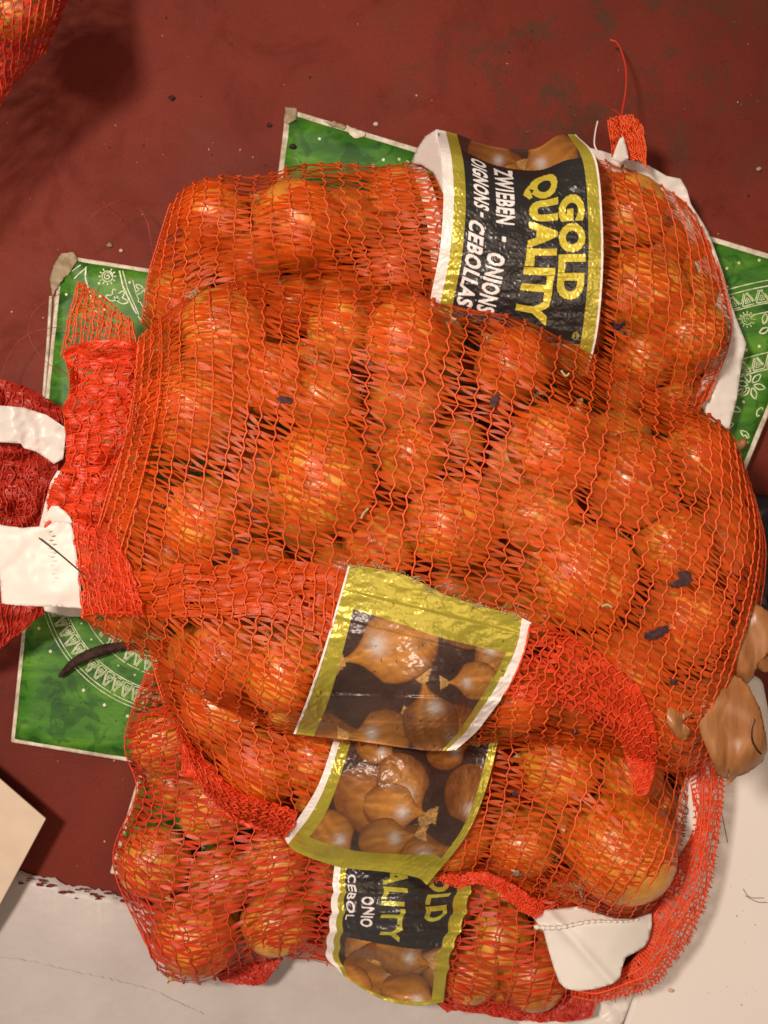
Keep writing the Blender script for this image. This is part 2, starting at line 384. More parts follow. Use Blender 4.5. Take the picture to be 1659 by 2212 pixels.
def net_on(patch, parent, n_chain, n_node, tape, cord, cords_apart=True, layers=1, tape_w=0.0036, cord_r=0.00062,
           slant=0.0, zig=0.16, seed=1, lift=0.0, u0=0.0, u1=1.0, tape_per_node=2, mess=0.25, name_t='net_tapes', name_c='net_cord', ragged=0.0, rim=0.0):
    R = np.random.default_rng(seed)
    du = (u1 - u0) / n_chain
    base_patch = patch
    class Warp:                                    # the net is packed tighter where it turns down at the rim
        def __init__(self):
            self.tab = None
            if rim > 0:
                L = np.linalg.norm(np.diff(base_patch.G, axis=1), axis=-1)
                k_ = np.ones(41) / 41; L = np.array([np.convolve(np.pad(col, 20, mode='edge'), k_, 'valid') for col in L.T]).T
                c = np.concatenate([np.zeros((L.shape[0], 1)), np.cumsum(L, 1)], 1); c /= c[:, -1:] + 1e-12
                g = np.linspace(0, 1, c.shape[1]); c = rim * c + (1 - rim) * g[None]
                self.tab = np.array([np.interp(g, row, g) for row in c])[..., None]
        def w(self, u, t):
            t = np.clip(t, 0, 1)
            return t if self.tab is None else base_patch._samp(self.tab, np.asarray(u, float), t)[..., 0]
        def pos(self, u, v): return base_patch.pos(u, self.w(u, v))
        def nor(self, u, v): return base_patch.nor(u, self.w(u, v))
    patch = Warp()
    def chain_u(j, v):
        j = np.asarray(j, float); v = np.asarray(v, float)
        ph = v * n_node
        tri = np.abs((ph % 2) - 1) * 2 - 1
        wob = vnoise(np.stack([j * .6, v * 5, np.full_like(v, seed)], -1)) * 0.16 + vnoise(np.stack([j * 1.7, v * n_node * .5, np.full_like(v, seed + 3.)], -1)) * 0.05
        amp = zig * (0.75 + 0.6 * vnoise(np.stack([j * .3, v * 3, np.full_like(v, seed + 9.)], -1)))
        edge = np.clip(np.minimum(j, n_chain - j), 0, 1)
        return np.clip(u0 + (j + (wob + tri * amp) * edge) * du, 0, 1)
    parts = []
    tv = []
    for L in range(layers):
        J, K = np.meshgrid(np.arange(n_chain), np.arange(n_node * tape_per_node), indexing='ij')
        J = J.ravel(); K = K.ravel(); n = len(J)
        nk = n_node * tape_per_node
        par = (K + J) % 2
        vA = (K + .7 * (K % 2) + R.uniform(-.5, .5, n) * (mess + .1) + L * 0.37) / nk
        alt = (1.0 - 2.0 * (K % 2)) * .62 + R.uniform(-.25, .25, n) * (1 + mess)
        low = vnoise(np.stack([J * 0.10, vA * 3.0, np.full(n, seed + 20.)], -1)) * .8
        jump = np.where(R.uniform(0, 1, n) < 0.07, R.uniform(-2, 2, n), 0)
        vB = vA + (alt + low + slant + jump * mess * 2) / (n_node * tape_per_node)
        keep = R.uniform(0, 1, n) > 0.05
        J, vA, vB, alt = J[keep], np.clip(vA[keep], 0, 1), np.clip(vB[keep], 0, 1), alt[keep]; n = len(J)
        uA, uB = chain_u(J, vA), chain_u(J + 1, vB)
        ns = 5; p = np.linspace(0, 1, ns)
        U = uA[:, None] * (1 - p) + uB[:, None] * p; V = vA[:, None] * (1 - p) + vB[:, None] * p
        V = np.clip(V + np.sin(p * math.pi)[None] * R.normal(0, .07, n)[:, None] / n_node, 0, 1)
        pos = patch.pos(U, V); nor = patch.nor(U, V)
        d = np.gradient(pos, axis=1); d /= np.linalg.norm(d, axis=-1, keepdims=True) + 1e-12
        side = np.cross(nor, d); side /= np.linalg.norm(side, axis=-1, keepdims=True) + 1e-12
        a0 = R.normal(0, .22, n)[:, None] + (p[None] - .5) * R.normal(0, .55, n)[:, None]
        side = side * np.cos(a0)[..., None] + nor * np.sin(a0)[..., None]
        w = tape_w * R.uniform(.45, 1.25, n)[:, None] * (0.34 + 0.66 * np.sin(np.clip(p, 0.02, .98) * math.pi) ** 0.55)[None]
        off = lift + R.uniform(-.0001, .0007, n)[:, None] - 0.0005 * np.sin(p * math.pi)[None] * R.uniform(0, 1, n)[:, None] + (L * 0.0015)
        c = pos + nor * off[..., None]
        a = c - side * w[..., None] / 2; b = c + side * w[..., None] / 2
        v = np.stack([a, b], 2).reshape(n, ns * 2, 3)
        i = np.arange(ns - 1); q = np.stack([2 * i, 2 * i + 1, 2 * i + 3, 2 * i + 2], -1)
        q = (q[None] + (np.arange(n) * ns * 2)[:, None, None]).reshape(-1, 4)
        parts.append((v.reshape(-1, 3), q)); tv.append(np.repeat(np.clip(R.normal(.55, .28, n), 0, 1), ns * 2))
    v, q = join(parts)
    link(name_t, raw_mesh(name_t, v, q, False, np.concatenate(tv)), tape, parent, 'stuff')
    allc = []
    for L in range(layers):
        for j in range(n_chain + 1):
            lo, hi = (R.uniform(0, ragged), 1 - R.uniform(0, ragged)) if ragged else (0, 1)
            m = n_node * 3 + 1
            vv = np.linspace(lo, hi, m); jj = np.full(m, float(j)) + L * 0.45
            uu = chain_u(jj, vv)
            P = patch.pos(uu, vv) + patch.nor(uu, vv) * (lift + 0.0011 + L * 0.0015)
            r = cord_r * (1 + 0.28 * np.cos(vv * n_node * 2 * math.pi)) * R.uniform(.85, 1.15)
            allc.append(tube_arrays(P, r, 5))
    if cords_apart:
        for v, q in allc:
            link(name_c, raw_mesh(name_c, v, q, True, np.full(len(v), R.uniform(.4, .8))), cord, parent)
    else:
        v, q = join(allc)
        link(name_c + 's', raw_mesh(name_c + 's', v, q, True, np.full(len(v), .6)), cord, parent, 'stuff')

# ------------------------------------------------------------------ onions
def onion_mesh(var):
    R = random.Random(100 + var)
    nu, nv = 40, 28
    sq = [0.90, 0.97, 1.05, 0.86, 0.94][var]
    v = []
    for i in range(nv + 1):
        th = math.pi * i / nv
        for j in range(nu):
            ph = 2 * math.pi * j / nu
            r = 1.0 + 0.018 * math.sin(ph * 3 + var) + 0.012 * math.sin(ph * 7 + 2 * var)
            z = math.cos(th) * sq; rr = math.sin(th) ** 0.93 * r
            if th < 0.62:                                # shoulders rise to the neck
                z += (0.62 - th) ** 2 * 0.22
            if th > 2.75: z += (th - 2.75) ** 2 * 0.5     # root dimple
            nn = mnoise.noise(Vector((math.cos(ph) * 1.5 + var * 7, math.sin(ph) * 1.5, z * 1.5))) * 0.035
            v.append(((rr + nn * rr) * math.cos(ph), (rr + nn * rr) * math.sin(ph), z))
    i = np.arange(nv)[:, None]; j = np.arange(nu)[None]; j2 = (j + 1) % nu
    q = np.stack([i * nu + j, (i + 1) * nu + j, (i + 1) * nu + j2, i * nu + j2], -1).reshape(-1, 4)
    me = raw_mesh('onion', np.array(v), q, True); me.materials.append(M['onion'])
    # neck: a short twisted papery tip
    P = [(0, 0, sq + 0.14), (0.01, 0.0, sq + 0.24), (0.03, 0.02, sq + 0.30), (0.06, 0.03, sq + 0.34), (0.08, 0.05, sq + 0.37)]
    v, q = tube_arrays(catmull(np.array(P), np.linspace(0, 4, 12)), np.interp(np.linspace(0, 1, 12), [0, .3, .8, 1], [0.11, .06, .045, .06]), 8)
    v = v + 0.02 * np.sin(v[:, [1, 2, 0]] * 40)
    v[:, 2] -= 0.12; ne = raw_mesh('neck', v, q, True); ne.materials.append(M['neck'])
    parts = []
    for k in range(22):
        a = R.uniform(0, 6.28); l = R.uniform(.12, .3); s = R.uniform(.02, .1)
        p = np.array([(s * math.cos(a), s * math.sin(a), -sq + .02), (s * 2 * math.cos(a + .3), s * 2 * math.sin(a + .3), -sq - l * .4),
                      ((s + l * .5) * math.cos(a + .7), (s + l * .5) * math.sin(a + .7), -sq - l * .45)])
        parts.append(tube_arrays(catmull(p, np.linspace(0, 2, 5)), 0.011, 4))
    v, q = join(parts); ro = raw_mesh('root_tuft', v, q, True); ro.materials.append(M['root'])
    return me, ne, ro
OM = [onion_mesh(k) for k in range(5)]
onion_count = 0
def place_onion(x, y, r, z, label, group, axis=None):
    global onion_count
    k = onion_count % 5; onion_count += 1
    R = random.Random(onion_count * 13 + 5)
    me, ne, ro = OM[k]
    o = link('onion', me)
    p = W(x, y, z); o.location = p
    rw = 0.94 * r * S * (D - z) / D; o.scale = (rw, rw, rw)
    if axis is None:
        a = R.uniform(0, 6.28); t = R.uniform(1.2, 1.8)
    else: a, t = axis
    d = Vector((math.sin(t) * math.cos(a), math.sin(t) * math.sin(a), math.cos(t)))
    o.rotation_euler = d.to_track_quat('Z', 'Y').to_euler()
    tag(o, label, 'onion', group)
    link('neck', ne, None, o); link('root_tuft', ro, None, o)
    return o

def poly_dist(poly, x, y):
    P = np.asarray(poly); A = P; B = np.roll(P, -1, 0); d = B - A
    t = np.clip(((x - A[:, 0]) * d[:, 0] + (y - A[:, 1]) * d[:, 1]) / ((d ** 2).sum(1) + 1e-9), 0, 1)
    return np.hypot(A[:, 0] + t * d[:, 0] - x, A[:, 1] + t * d[:, 1] - y).min()

def make_bag(cols, z_edge, full, onions, where, name, label, n_chain, n_node, tape, cord, seed, slant=0.0, iters=320, under=True, tape_w=0.0028, zig=0.12, dens=2, nfill=26, rim=.8, big=1.14):
    pt = Patch(cols)
    X, Y = pt.px[..., 0], pt.px[..., 1]
    outline = np.concatenate([pt.px[:, 0], pt.px[-1, :], pt.px[::-1, -1], pt.px[0, ::-1]])
    u = np.linspace(0, 1, pt.NU)[:, None]; v = np.linspace(0, 1, pt.NV)[None]
    dome = z_edge + full * (np.clip(4 * v * (1 - v), 0, 1) ** 0.5) * (np.clip(u * (1 - u) * 12, 0, 1) ** 0.5)
    obs = dome.copy()
    placed = []; keep = []
    ol = outline[::3]
    for o_ in sorted(onions, key=lambda a: -a[2]):
        ra = max(o_[2], 72) * big
        if all(math.hypot(o_[0] - b[0], o_[1] - b[1]) > .68 * (ra + max(b[2], 72) * big) for b in keep): keep.append(o_)
    for (x, y, r, dz, txt) in keep:
        r = max(r, 72) * big
        for it in range(12):
            d0 = poly_dist(ol, x, y)
            if d0 >= r * .99: break
            best = max(((poly_dist(ol, x + 5 * math.cos(a), y + 5 * math.sin(a)), a) for a in np.linspace(0, 6.28, 12, endpoint=False)))
            x += 5 * math.cos(best[1]); y += 5 * math.sin(best[1])
        r = min(r, poly_dist(ol, x, y) * 0.99)
        z = z_edge + dz
        rw = r * S * (D - z) / D; k = S * (D - z) / D
        d2 = ((X - x) ** 2 + (Y - y) ** 2) * k * k
        h = z + np.sqrt(np.clip((rw * 1.07) ** 2 - d2, 0, None)) + 0.0024
        obs = np.where(d2 < (rw * 1.07) ** 2, np.maximum(obs, h), obs)
        placed.append((x, y, r, z, txt))
    fr = np.random.default_rng(seed + 7); fill = []
    x0, y0 = outline.min(0); x1, y1 = outline.max(0)
    for k in range(4000):
        x, y = fr.uniform(x0, x1), fr.uniform(y0, y1); rf = fr.uniform(64, 84)
        if any((x - a) ** 2 + (y - b) ** 2 < (1.02 * rf) ** 2 for a, b, c in fill): continue
        if any((x - a[0]) ** 2 + (y - a[1]) ** 2 < (.45 * a[2]) ** 2 for a in placed): continue
        if not inside(outline[::8], np.array([x]), np.array([y]))[0]: continue
        rf = min(rf, poly_dist(outline[::8], x, y) * .95)
        if rf < 38: continue
        fill.append((x, y, rf))
        if len(fill) >= nfill: break
    z = obs.copy(); z[0, :] = z[-1, :] = z_edge; z[:, 0] = z[:, -1] = z_edge
    for it in range(iters):
        a = 0.25 * (z[:-2, 1:-1] + z[2:, 1:-1] + z[1:-1, :-2] + z[1:-1, 2:])
        z[1:-1, 1:-1] = np.maximum(obs[1:-1, 1:-1], a)
    # the taut net bridges the narrow valleys between the onions
    h_ = 9; kk = np.ones(2 * h_ + 1) / (2 * h_ + 1)
    E = z
    for ax in (0, 1): E = np.apply_along_axis(lambda c: np.convolve(np.pad(c, h_, mode='edge'), kk, 'valid'), ax, E)
    edge = np.clip(np.minimum(np.minimum(u, 1 - u) * 12, np.minimum(v, 1 - v) * 10), 0, 1)
    z = np.maximum(z, z * (1 - edge) + (E + .002) * edge)
    # soften the creases a little
    for it in range(2):
        z[1:-1, 1:-1] = np.maximum(z[1:-1, 1:-1] * .5 + .125 * (z[:-2, 1:-1] + z[2:, 1:-1] + z[1:-1, :-2] + z[1:-1, 2:]), obs[1:-1, 1:-1])
    pt.z = z; pt.finish()
    bag = thing(name, label, 'net bag', loc=tuple(W(*outline.mean(0), 0.0)) if False else (0, 0, 0))
    net_on(pt, bag, n_chain, n_node, tape, cord, seed=seed, slant=slant, tape_w=tape_w, zig=zig, tape_per_node=dens, rim=rim)
    if under:
        lo = Patch(cols, 60, 40)
        zi = pt.z[np.linspace(0, pt.NU - 1, 60).astype(int)][:, np.linspace(0, pt.NV - 1, 40).astype(int)]
        lo.z = np.maximum(z_edge - (zi - z_edge) * 0.55, 0.014); lo.finish()
        net_on(lo, bag, n_chain // 2, n_node // 2, tape, cord, cords_apart=False, seed=seed + 50, name_t='underside_tapes', name_c='underside_cord')
    for (x, y, r, z0, txt) in placed:
        place_onion(x, y, r, z0, txt + ' ' + where, 'onions ' + where)
    used = set()
    for (x, y, rf) in fill:
        done = False
        for a in sorted(placed, key=lambda a: (a[0] - x) ** 2 + (a[1] - y) ** 2)[:4]:
            dx, dy = x - a[0], y - a[1]
            w = ('right of' if dx > 0 else 'left of') if abs(dx) > abs(dy) else ('below' if dy > 0 else 'above')
            lab = 'dim deep onion ' + w + ' the ' + a[4]
            if len((lab + ' ' + where).split()) <= 16: lab = lab + ' ' + where
            if lab not in used and len(lab.split()) <= 16: done = True; used.add(lab); break
        if done: place_onion(x, y, rf, z_edge - .016, lab, 'deep onions ' + where)
    return bag, pt

# ------------------------------------------------------------------ thin sheets cut to an outline
def inside(poly, x, y):
    P = np.asarray(poly, float); r = np.zeros(np.shape(x), bool); j = len(P) - 1
    for i in range(len(P)):
        c = ((P[i, 1] > y) != (P[j, 1] > y)) & (x < (P[j, 0] - P[i, 0]) * (y - P[i, 1]) / (P[j, 1] - P[i, 1] + 1e-12) + P[i, 0])
        r ^= c; j = i
    return r
def smooth_outline(pts, n=6, jag=0.0, seed=0):
    P = np.array(pts, float); m = len(P); out = []
    R = np.random.default_rng(seed)
    for i in range(m):
        a, b = P[i], P[(i + 1) % m]
        k = max(1, int(np.hypot(*(b - a)) / n))
        for t in range(k):
            q = a + (b - a) * t / k
            out.append(q + (R.normal(0, jag, 2) if jag else 0))
    return np.array(out)
def sheet_poly(name, outline, zf, mat, parent=None, step=8, thick=0.0003, jag=0.0, seed=0, kind=None, rnd=False):
    if rnd:
        P = np.array(outline, float); P = np.concatenate([P[-1:], P, P[:2]])
        outline = catmull(P, np.arange(1, len(P) - 2, 0.25))
    b = smooth_outline(outline, step * .8, jag, seed)
    x0, y0 = b.min(0); x1, y1 = b.max(0)
    gx, gy = np.meshgrid(np.arange(x0 + step / 2, x1, step), np.arange(y0 + step / 2, y1, step))
    gx = gx.ravel() + (np.arange(gx.size) % 2) * .3; gy = gy.ravel()
    ins = inside(b, gx, gy)
    gx, gy = gx[ins], gy[ins]
    if len(gx):
        dmin = np.array([np.hypot(b[:, 0] - x, b[:, 1] - y).min() for x, y in zip(gx, gy)])
        gx, gy = gx[dmin > step * .45], gy[dmin > step * .45]
    pts = [Vector(p) for p in b] + [Vector((x, y)) for x, y in zip(gx, gy)]
    nb = len(b)
    vs, es, fs, *_ = delaunay_2d_cdt(pts, [(i, (i + 1) % nb) for i in range(nb)], [], 1, 1e-4)
    A = np.array([(v.x, v.y) for v in vs]); F = np.array([f for f in fs if len(f) == 3])
    z = zf(A[:, 0], A[:, 1]); Wp = W(A[:, 0], A[:, 1], z)
    nrm = np.cross(Wp[F[:, 1]] - Wp[F[:, 0]], Wp[F[:, 2]] - Wp[F[:, 0]])[:, 2]
    F = np.where((nrm < 0)[:, None], F[:, ::-1], F)
    o = link(name, raw_mesh(name, Wp, F, True), mat, parent, kind)
    if thick:
        s = o.modifiers.new('thickness', 'SOLIDIFY'); s.thickness = thick; s.offset = -1
    return o

# ------------------------------------------------------------------ the setting
def prism(name, outline, z0, z1, mat, parent=None, kind=None, bev=0.0012):
    """solid slab: outline in photo units at the top height, vertical sides"""
    P = np.array(outline, float); n = len(P)
    top = W(P[:, 0], P[:, 1], z1)
    if np.cross(top[1] - top[0], top[2] - top[1])[2] < 0: top = top[::-1]
    bot = top.copy(); bot[:, 2] = z0
    me = bpy.data.meshes.new(name)
    f = [list(range(n)), list(range(2 * n - 1, n - 1, -1))] + [[i, n + i, n + (i + 1) % n, (i + 1) % n] for i in range(n)]
    me.from_pydata([tuple(v) for v in np.concatenate([top, bot])], [], f)
    o = link(name, me, mat, parent, kind)
    if bev:
        b = o.modifiers.new('bevel', 'BEVEL'); b.width = bev; b.segments = 3
    return o

gx = np.linspace(-3, 3, 61)
X, Y = np.meshgrid(gx, gx, indexing='ij')
v = np.stack([X, Y, np.zeros_like(X)], -1).reshape(-1, 3)
i, j = np.meshgrid(np.arange(60), np.arange(60), indexing='ij')
q = np.stack([i * 61 + j, (i + 1) * 61 + j, (i + 1) * 61 + j + 1, i * 61 + j + 1], -1).reshape(-1, 4)
link('floor', raw_mesh('floor', v, q), M['floor'], None, 'structure')

# white painted ledge along the bottom left, its edge ragged where the red floor paint stops
R0 = np.random.default_rng(3)
ex = np.linspace(-700, 2600, 420)
ey = np.interp(ex, [-700, 60, 250, 330, 2600], [1790, 1886, 1932, 1955, 2290]) + 5 * n2(ex, ex * 0, 0.05, 1) + 5 * n2(ex, ex * 0, 0.17, 2) + R0.normal(0, 1.3, 420)
rows = []
for t, z in ((0, -0.001), (0.0, 0.0035), (0.012, 0.006), (0.06, 0.0085), (0.25, 0.010), (1.0, 0.0105)):
    yy = ey + (4200 - ey) * t
    rows.append(W(ex, yy, z + (0.0016 * n2(ex, yy, 0.012, 5) if t > 0 else 0 * ex)))
V = np.stack(rows, 1); nx, ny = V.shape[:2]
i, j = np.meshgrid(np.arange(nx - 1), np.arange(ny - 1), indexing='ij')
q = np.stack([i * ny + j, i * ny + j + 1, (i + 1) * ny + j + 1, (i + 1) * ny + j], -1).reshape(-1, 4)
link('white_ledge', raw_mesh('white_ledge', V.reshape(-1, 3), q, True), M['ledge'], None, 'structure')
# flakes of red paint on the ledge edge and cracks in its plaster
parts = []
for k in range(24):
    x = R0.uniform(40, 330); y = np.interp(x, ex, ey) + abs(R0.normal(0, 10)) + 4; r = R0.uniform(1.5, 6)
    a = np.linspace(0, 2 * math.pi, 8, endpoint=False); rr = r * R0.uniform(.5, 1.2, 8)
    P = W(x + 1.8 * rr * np.cos(a), y + rr * .7 * np.sin(a), 0.0095 + 0 * a); c = P.mean(0) + [0, 0, .0006]
    vv = np.concatenate([P, P + [0, 0, .0005]]); qq = np.array([[m, (m + 1) % 8, 8 + (m + 1) % 8, 8 + m] for m in range(8)] + [[8, 9, 10, 11], [8, 11, 12, 15], [12, 13, 14, 15]])
    parts.append((vv, qq))
v, q = join(parts); link('paint_flakes', raw_mesh('paint_flakes', v, q), M['floor'], None, 'stuff')
parts = []
for pts in ([(0, 2066), (60, 2076), (130, 2092), (200, 2108), (250, 2118), (330, 2140), (390, 2168), (440, 2190)],):
    P = catmull(np.array(pts, float), np.linspace(0, len(pts) - 1, 70)); P[:, 1] += R0.normal(0, 1.2, 70)
    parts.append(tube_arrays(W(P[:, 0], P[:, 1], 0.0108 + 0 * P[:, 0]), 0.00016 * np.abs(R0.normal(1, .5, 70)), 5))
v, q = join(parts); link('plaster_crack', raw_mesh('plaster_crack', v, q, True), M['ledge'], None, 'stuff')

# smooth cream panel lower right
pan = prism('cream_panel', [(1383, 2215 + 90), (1330, 2330), (1345, 2225), (1378, 2130), (1440, 1900), (1500, 1600), (1560, 1500), (1612, 1462), (1632, 1460), (1646, 1466), (1652, 1480), (1668, 1560), (1760, 1640), (2100, 1640), (2100, 2400), (1383, 2400)], 0.012, 0.040, M['panel'], bev=0.004)
tag(pan, 'smooth cream enamel panel under the loose onion skins at the lower right', 'panel')
# black bag and dark wrap at the right edge
zf = lambda x, y: 0.035 + 0.012 * n2(x, y, 0.02, 3) + 0.006 * n2(x, y, 0.05, 4)
tag(sheet_poly('black_plastic_wrap', [(1560, 1060), (1640, 1068), (1720, 1100), (1740, 1300), (1700, 1330), (1600, 1320), (1540, 1200)], zf, M['black_plastic'], step=12, rnd=True),
    'crumpled black plastic behind the right end of the big onion bag', 'plastic wrap')
# cardboard box corner at lower left
bx = prism('cardboard_flap', [(-260, 1470), (0, 1683), (99, 1769), (2, 1950), (-230, 2330)], 0.0335, 0.036, M['cream_card'], bev=0.0008)
tag(bx, 'beige cardboard flap corner poking in at the lower left edge', 'cardboard')
#e = tube_obj('flap_rim', [(-200, 1518, .0855), (0, 1683, .0855), (98, 1768, .0855), (52, 1858, .0855), (2, 1950, .0855), (-60, 2055, .0855)], 0.0007, M['cream_card'], bx)

# ------------------------------------------------------------------ green boards
class Orn:
    """printed line ornament, built as thin flat ink strips on the board"""
    def __init__(self, clip, z): self.p = []; self.clip = clip; self.z = z; self.R = np.random.default_rng(9)
    def line(self, pts, w=2.4):
        P = np.array(pts, float)
        L = np.hypot(*np.diff(P, axis=0).T); n = max(2, int(L.sum() / 5)); s = np.concatenate([[0], np.cumsum(L)])
        t = np.linspace(0, s[-1], n); P = np.stack([np.interp(t, s, P[:, 0]), np.interp(t, s, P[:, 1])], -1)
        ins = inside(self.clip, P[:, 0], P[:, 1])
        T = np.gradient(P, axis=0); T /= np.linalg.norm(T, axis=1, keepdims=True) + 1e-9; Nn = np.stack([-T[:, 1], T[:, 0]], -1)
        ww = w * .5 * self.R.uniform(.6, 1.15, n)[:, None]
        a, b = P + Nn * ww, P - Nn * ww
        for i in range(n - 1):
            if ins[i] and ins[i + 1] and self.R.uniform() > .03:
                q4 = np.array([a[i], b[i], b[i + 1], a[i + 1]]); v = W(q4[:, 0], q4[:, 1], self.z)
                self.p.append((v, np.array([[0, 1, 2, 3]])))
    def dot(self, x, y, r):
        if not inside(self.clip, np.array([x]), np.array([y]))[0]: return
        a = np.linspace(0, 2 * math.pi, 8, endpoint=False); v = W(x + r * np.cos(a), y + r * np.sin(a), self.z + 0 * a)
        self.p.append((v, np.array([[0, 1, 2, 3], [0, 3, 4, 7], [4, 5, 6, 7]])))
    def arc(self, cx, cy, r, a0, a1, w=2.4):
        a = np.radians(np.linspace(a0, a1, 60)); self.line(np.stack([cx + r * np.cos(a), cy + r * np.sin(a)], -1), w)
    def tri_band(self, cx, cy, r0, r1, a0, a1, n, w=2.0):
        self.arc(cx, cy, r0 - 4, a0, a1, w); self.arc(cx, cy, r1 + 4, a0, a1, w)
        for k in range(n):
            b0, b1 = [math.radians(a0 + (a1 - a0) * (k + f) / n) for f in (0.06, 0.94)]; bm = (b0 + b1) / 2
            c = lambda r, b: (cx + r * math.cos(b), cy + r * math.sin(b))
            p = [c(r0, b0), c(r0, b1), c(r1, bm), c(r0, b0)]; self.line(p, w)
            s = .45; m = np.mean(p[:3], 0); self.line([tuple(m + (np.array(x) - m) * s) for x in p], w * .8)
            self.dot(*m, 1.6)
            b2 = b1 + (b1 - b0) * .06; self.line([c(r1, bm + (b1 - b0) * .1), c(r0 + (r1 - r0) * .15, b2), c(r1, bm + (b1 - b0) * 1.0)], w * .8)
    def leaf(self, x, y, l, a, w=2.6):
        t = np.linspace(0, 1, 12); a = math.radians(a); h = np.sin(t * math.pi) * l * .24
        for s in (1, -1):
            self.line(np.stack([x + l * t * math.cos(a) - s * h * math.sin(a), y + l * t * math.sin(a) + s * h * math.cos(a)], -1), w)
    def sun(self, x, y, r):
        t = np.linspace(0, 4 * math.pi, 40); self.line(np.stack([x + r * .5 * t / 12.6 * np.cos(t), y + r * .5 * t / 12.6 * np.sin(t)], -1), 2.2)
        self.arc(x, y, r * .62, 0, 360, 2.2)
        for k in range(12):
            b = k * math.pi / 6; self.line([(x + r * .74 * math.cos(b), y + r * .74 * math.sin(b)), (x + r * math.cos(b), y + r * math.sin(b))], 2.4)
    def build(self, parent):
        v, q = join(self.p); return link('line_ornament', raw_mesh('line_ornament', v, q), M['print_white'], parent, 'stuff')
def inset(quad, d):
    P = np.array(quad, float); c = P.mean(0); out = []
    n = len(P)
    for i in range(n):
        a, b, cc = P[i - 1], P[i], P[(i + 1) % n]
        e1 = (b - a) / np.linalg.norm(b - a); e2 = (cc - b) / np.linalg.norm(cc - b)
        n1 = np.array([-e1[1], e1[0]]); n2_ = np.array([-e2[1], e2[0]])
        if np.dot(c - b, n1) < 0: n1 = -n1
        if np.dot(c - b, n2_) < 0: n2_ = -n2_
        A = np.array([n1, n2_]); out.append(np.linalg.solve(A, [np.dot(n1, b) + d, np.dot(n2_, b) + d]))
    return [tuple(p) for p in out]
def board(name, label, quad, z0, z1, marg):
    t = thing(name, label, 'green board', 'green printed boards under the bags')
    prism('cardboard_body', quad, z0, z1, M['board_edge'], t, bev=0.0018)
    inn = inset(quad, marg)
    face = sheet_poly('printed_face', inn, lambda x, y: z1 + 0.0007 + 0 * x, M['green'], t, step=30, thick=0.0004, jag=0.35, seed=2)
    return t, inn
b1, in1 = board('green_board', 'green board with white mandala print standing out at the left of the big bag', [(128, 549), (700, 640), (640, 1706), (22, 1604)], 0.001, 0.016, 9)
o1 = Orn(inset([(128, 549), (700, 640), (640, 1706), (22, 1604)], 13), 0.0171)
o1.tri_band(395, 1235, 268, 300, 95, 215, 26); o1.tri_band(395, 1235, 196, 228, 95, 215, 19)
o1.tri_band(395, 1235, 330, 352, 180, 228, 12)
for r in (312, 150, 156, 120): o1.arc(395, 1235, r, 60, 230, 1.8)
for k in range(13):
    a = math.radians(92 + k * 9.5); o1.dot(395 + 334 * math.cos(a), 1235 + 334 * math.sin(a), 3.6)
    a = math.radians(96 + k * 9.5); o1.dot(395 + 246 * math.cos(a), 1235 + 246 * math.sin(a), 2.2)
for k in range(9):
    a = 100 + k * 13; x, y = 395 + 176 * math.cos(math.radians(a)), 1235 + 176 * math.sin(math.radians(a))
    o1.arc(x, y, 7, 0, 360, 1.8); o1.leaf(x + 8, y - 4, 15, a + 80, 1.6)
o1.sun(232, 597, 19)
for k, a in enumerate((200, 255, 310, 10)): o1.leaf(252, 648, 26, a, 2.6)
for k, a in enumerate((150, 210, 30)): o1.leaf(310, 625, 20, a, 2.0)
o1.line([(187, 560), (184, 600), (196, 640), (210, 680)], 3.2); o1.line([(258, 585), (266, 620), (290, 670), (310, 700)], 3.4); o1.line([(265, 585), (276, 625), (300, 680)], 2.4)
o1.line([(285, 600), (296, 640), (318, 680)], 2.2); o1.line([(150, 590), (170, 575), (184, 566)], 2.2); o1.line([(160, 602), (172, 590), (184, 580)], 2.2)
for p in ((133, 604), (143, 636), (216, 640), (225, 668), (280, 610), (240, 700), (300, 650), (214, 612)): o1.dot(*p, 2.8)
o1.build(b1)
# crushed, peeled corner layers on the first board
P = sheet_poly('crushed_corner', [(133, 547), (160, 545), (168, 562), (150, 590), (137, 600), (112, 640), (108, 600), (118, 570)], lambda x, y: 0.0185 + 0.0018 * n2(x, y, 0.08, 2), M['board_brown'], b1, step=5, jag=.8)
for k, (dx, col) in enumerate(((0, 'board_edge'), (10, 'board_brown'), (17, 'board_edge'))):
    pts = [(110 + dx, 640, .014), (104 + dx, 740, .0135), (97 + dx, 830, .014), (90 + dx, 930, .014)]
    tube_obj('peeled_edge', pts, 0.0016 - 0.0003 * k, M[col], b1, 7)
b2, in2 = board('green_board', 'large green board under the top bag reaching the right picture edge', [(617, 232), (1790, 586), (1608, 1026), (560, 720)], 0.001, 0.016, 12)
clip2 = inset([(617, 232), (1790, 586), (1608, 1026), (560, 720)], 17)
o2 = Orn(clip2, 0.0171)
o2.tri_band(1800, 1405, 768, 796, 232, 262, 13, 2.6); o2.tri_band(1800, 1405, 628, 655, 232, 262, 11, 2.6)
o2.arc(1800, 1405, 812, 232, 264, 2.6); o2.arc(1800, 1405, 745, 232, 264, 2.2)
o2.sun(1614, 690, 18); o2.sun(1552, 703, 15)
for a in (0, 60, 120, 180, 240, 300): o2.leaf(1622 + 6 * math.cos(math.radians(a)), 832 + 6 * math.sin(math.radians(a)), 26, a + 15, 3.0)
for x, y, a in ((1650, 700, -80), (1640, 720, -30), (1578, 880, 20), (1590, 850, -20), (1585, 915, 160), (1600, 930, 40), (1635, 900, -60), (1612, 960, -20), (1625, 985, 30), (1648, 940, 200)): o2.leaf(x, y, 24, a, 3.0)
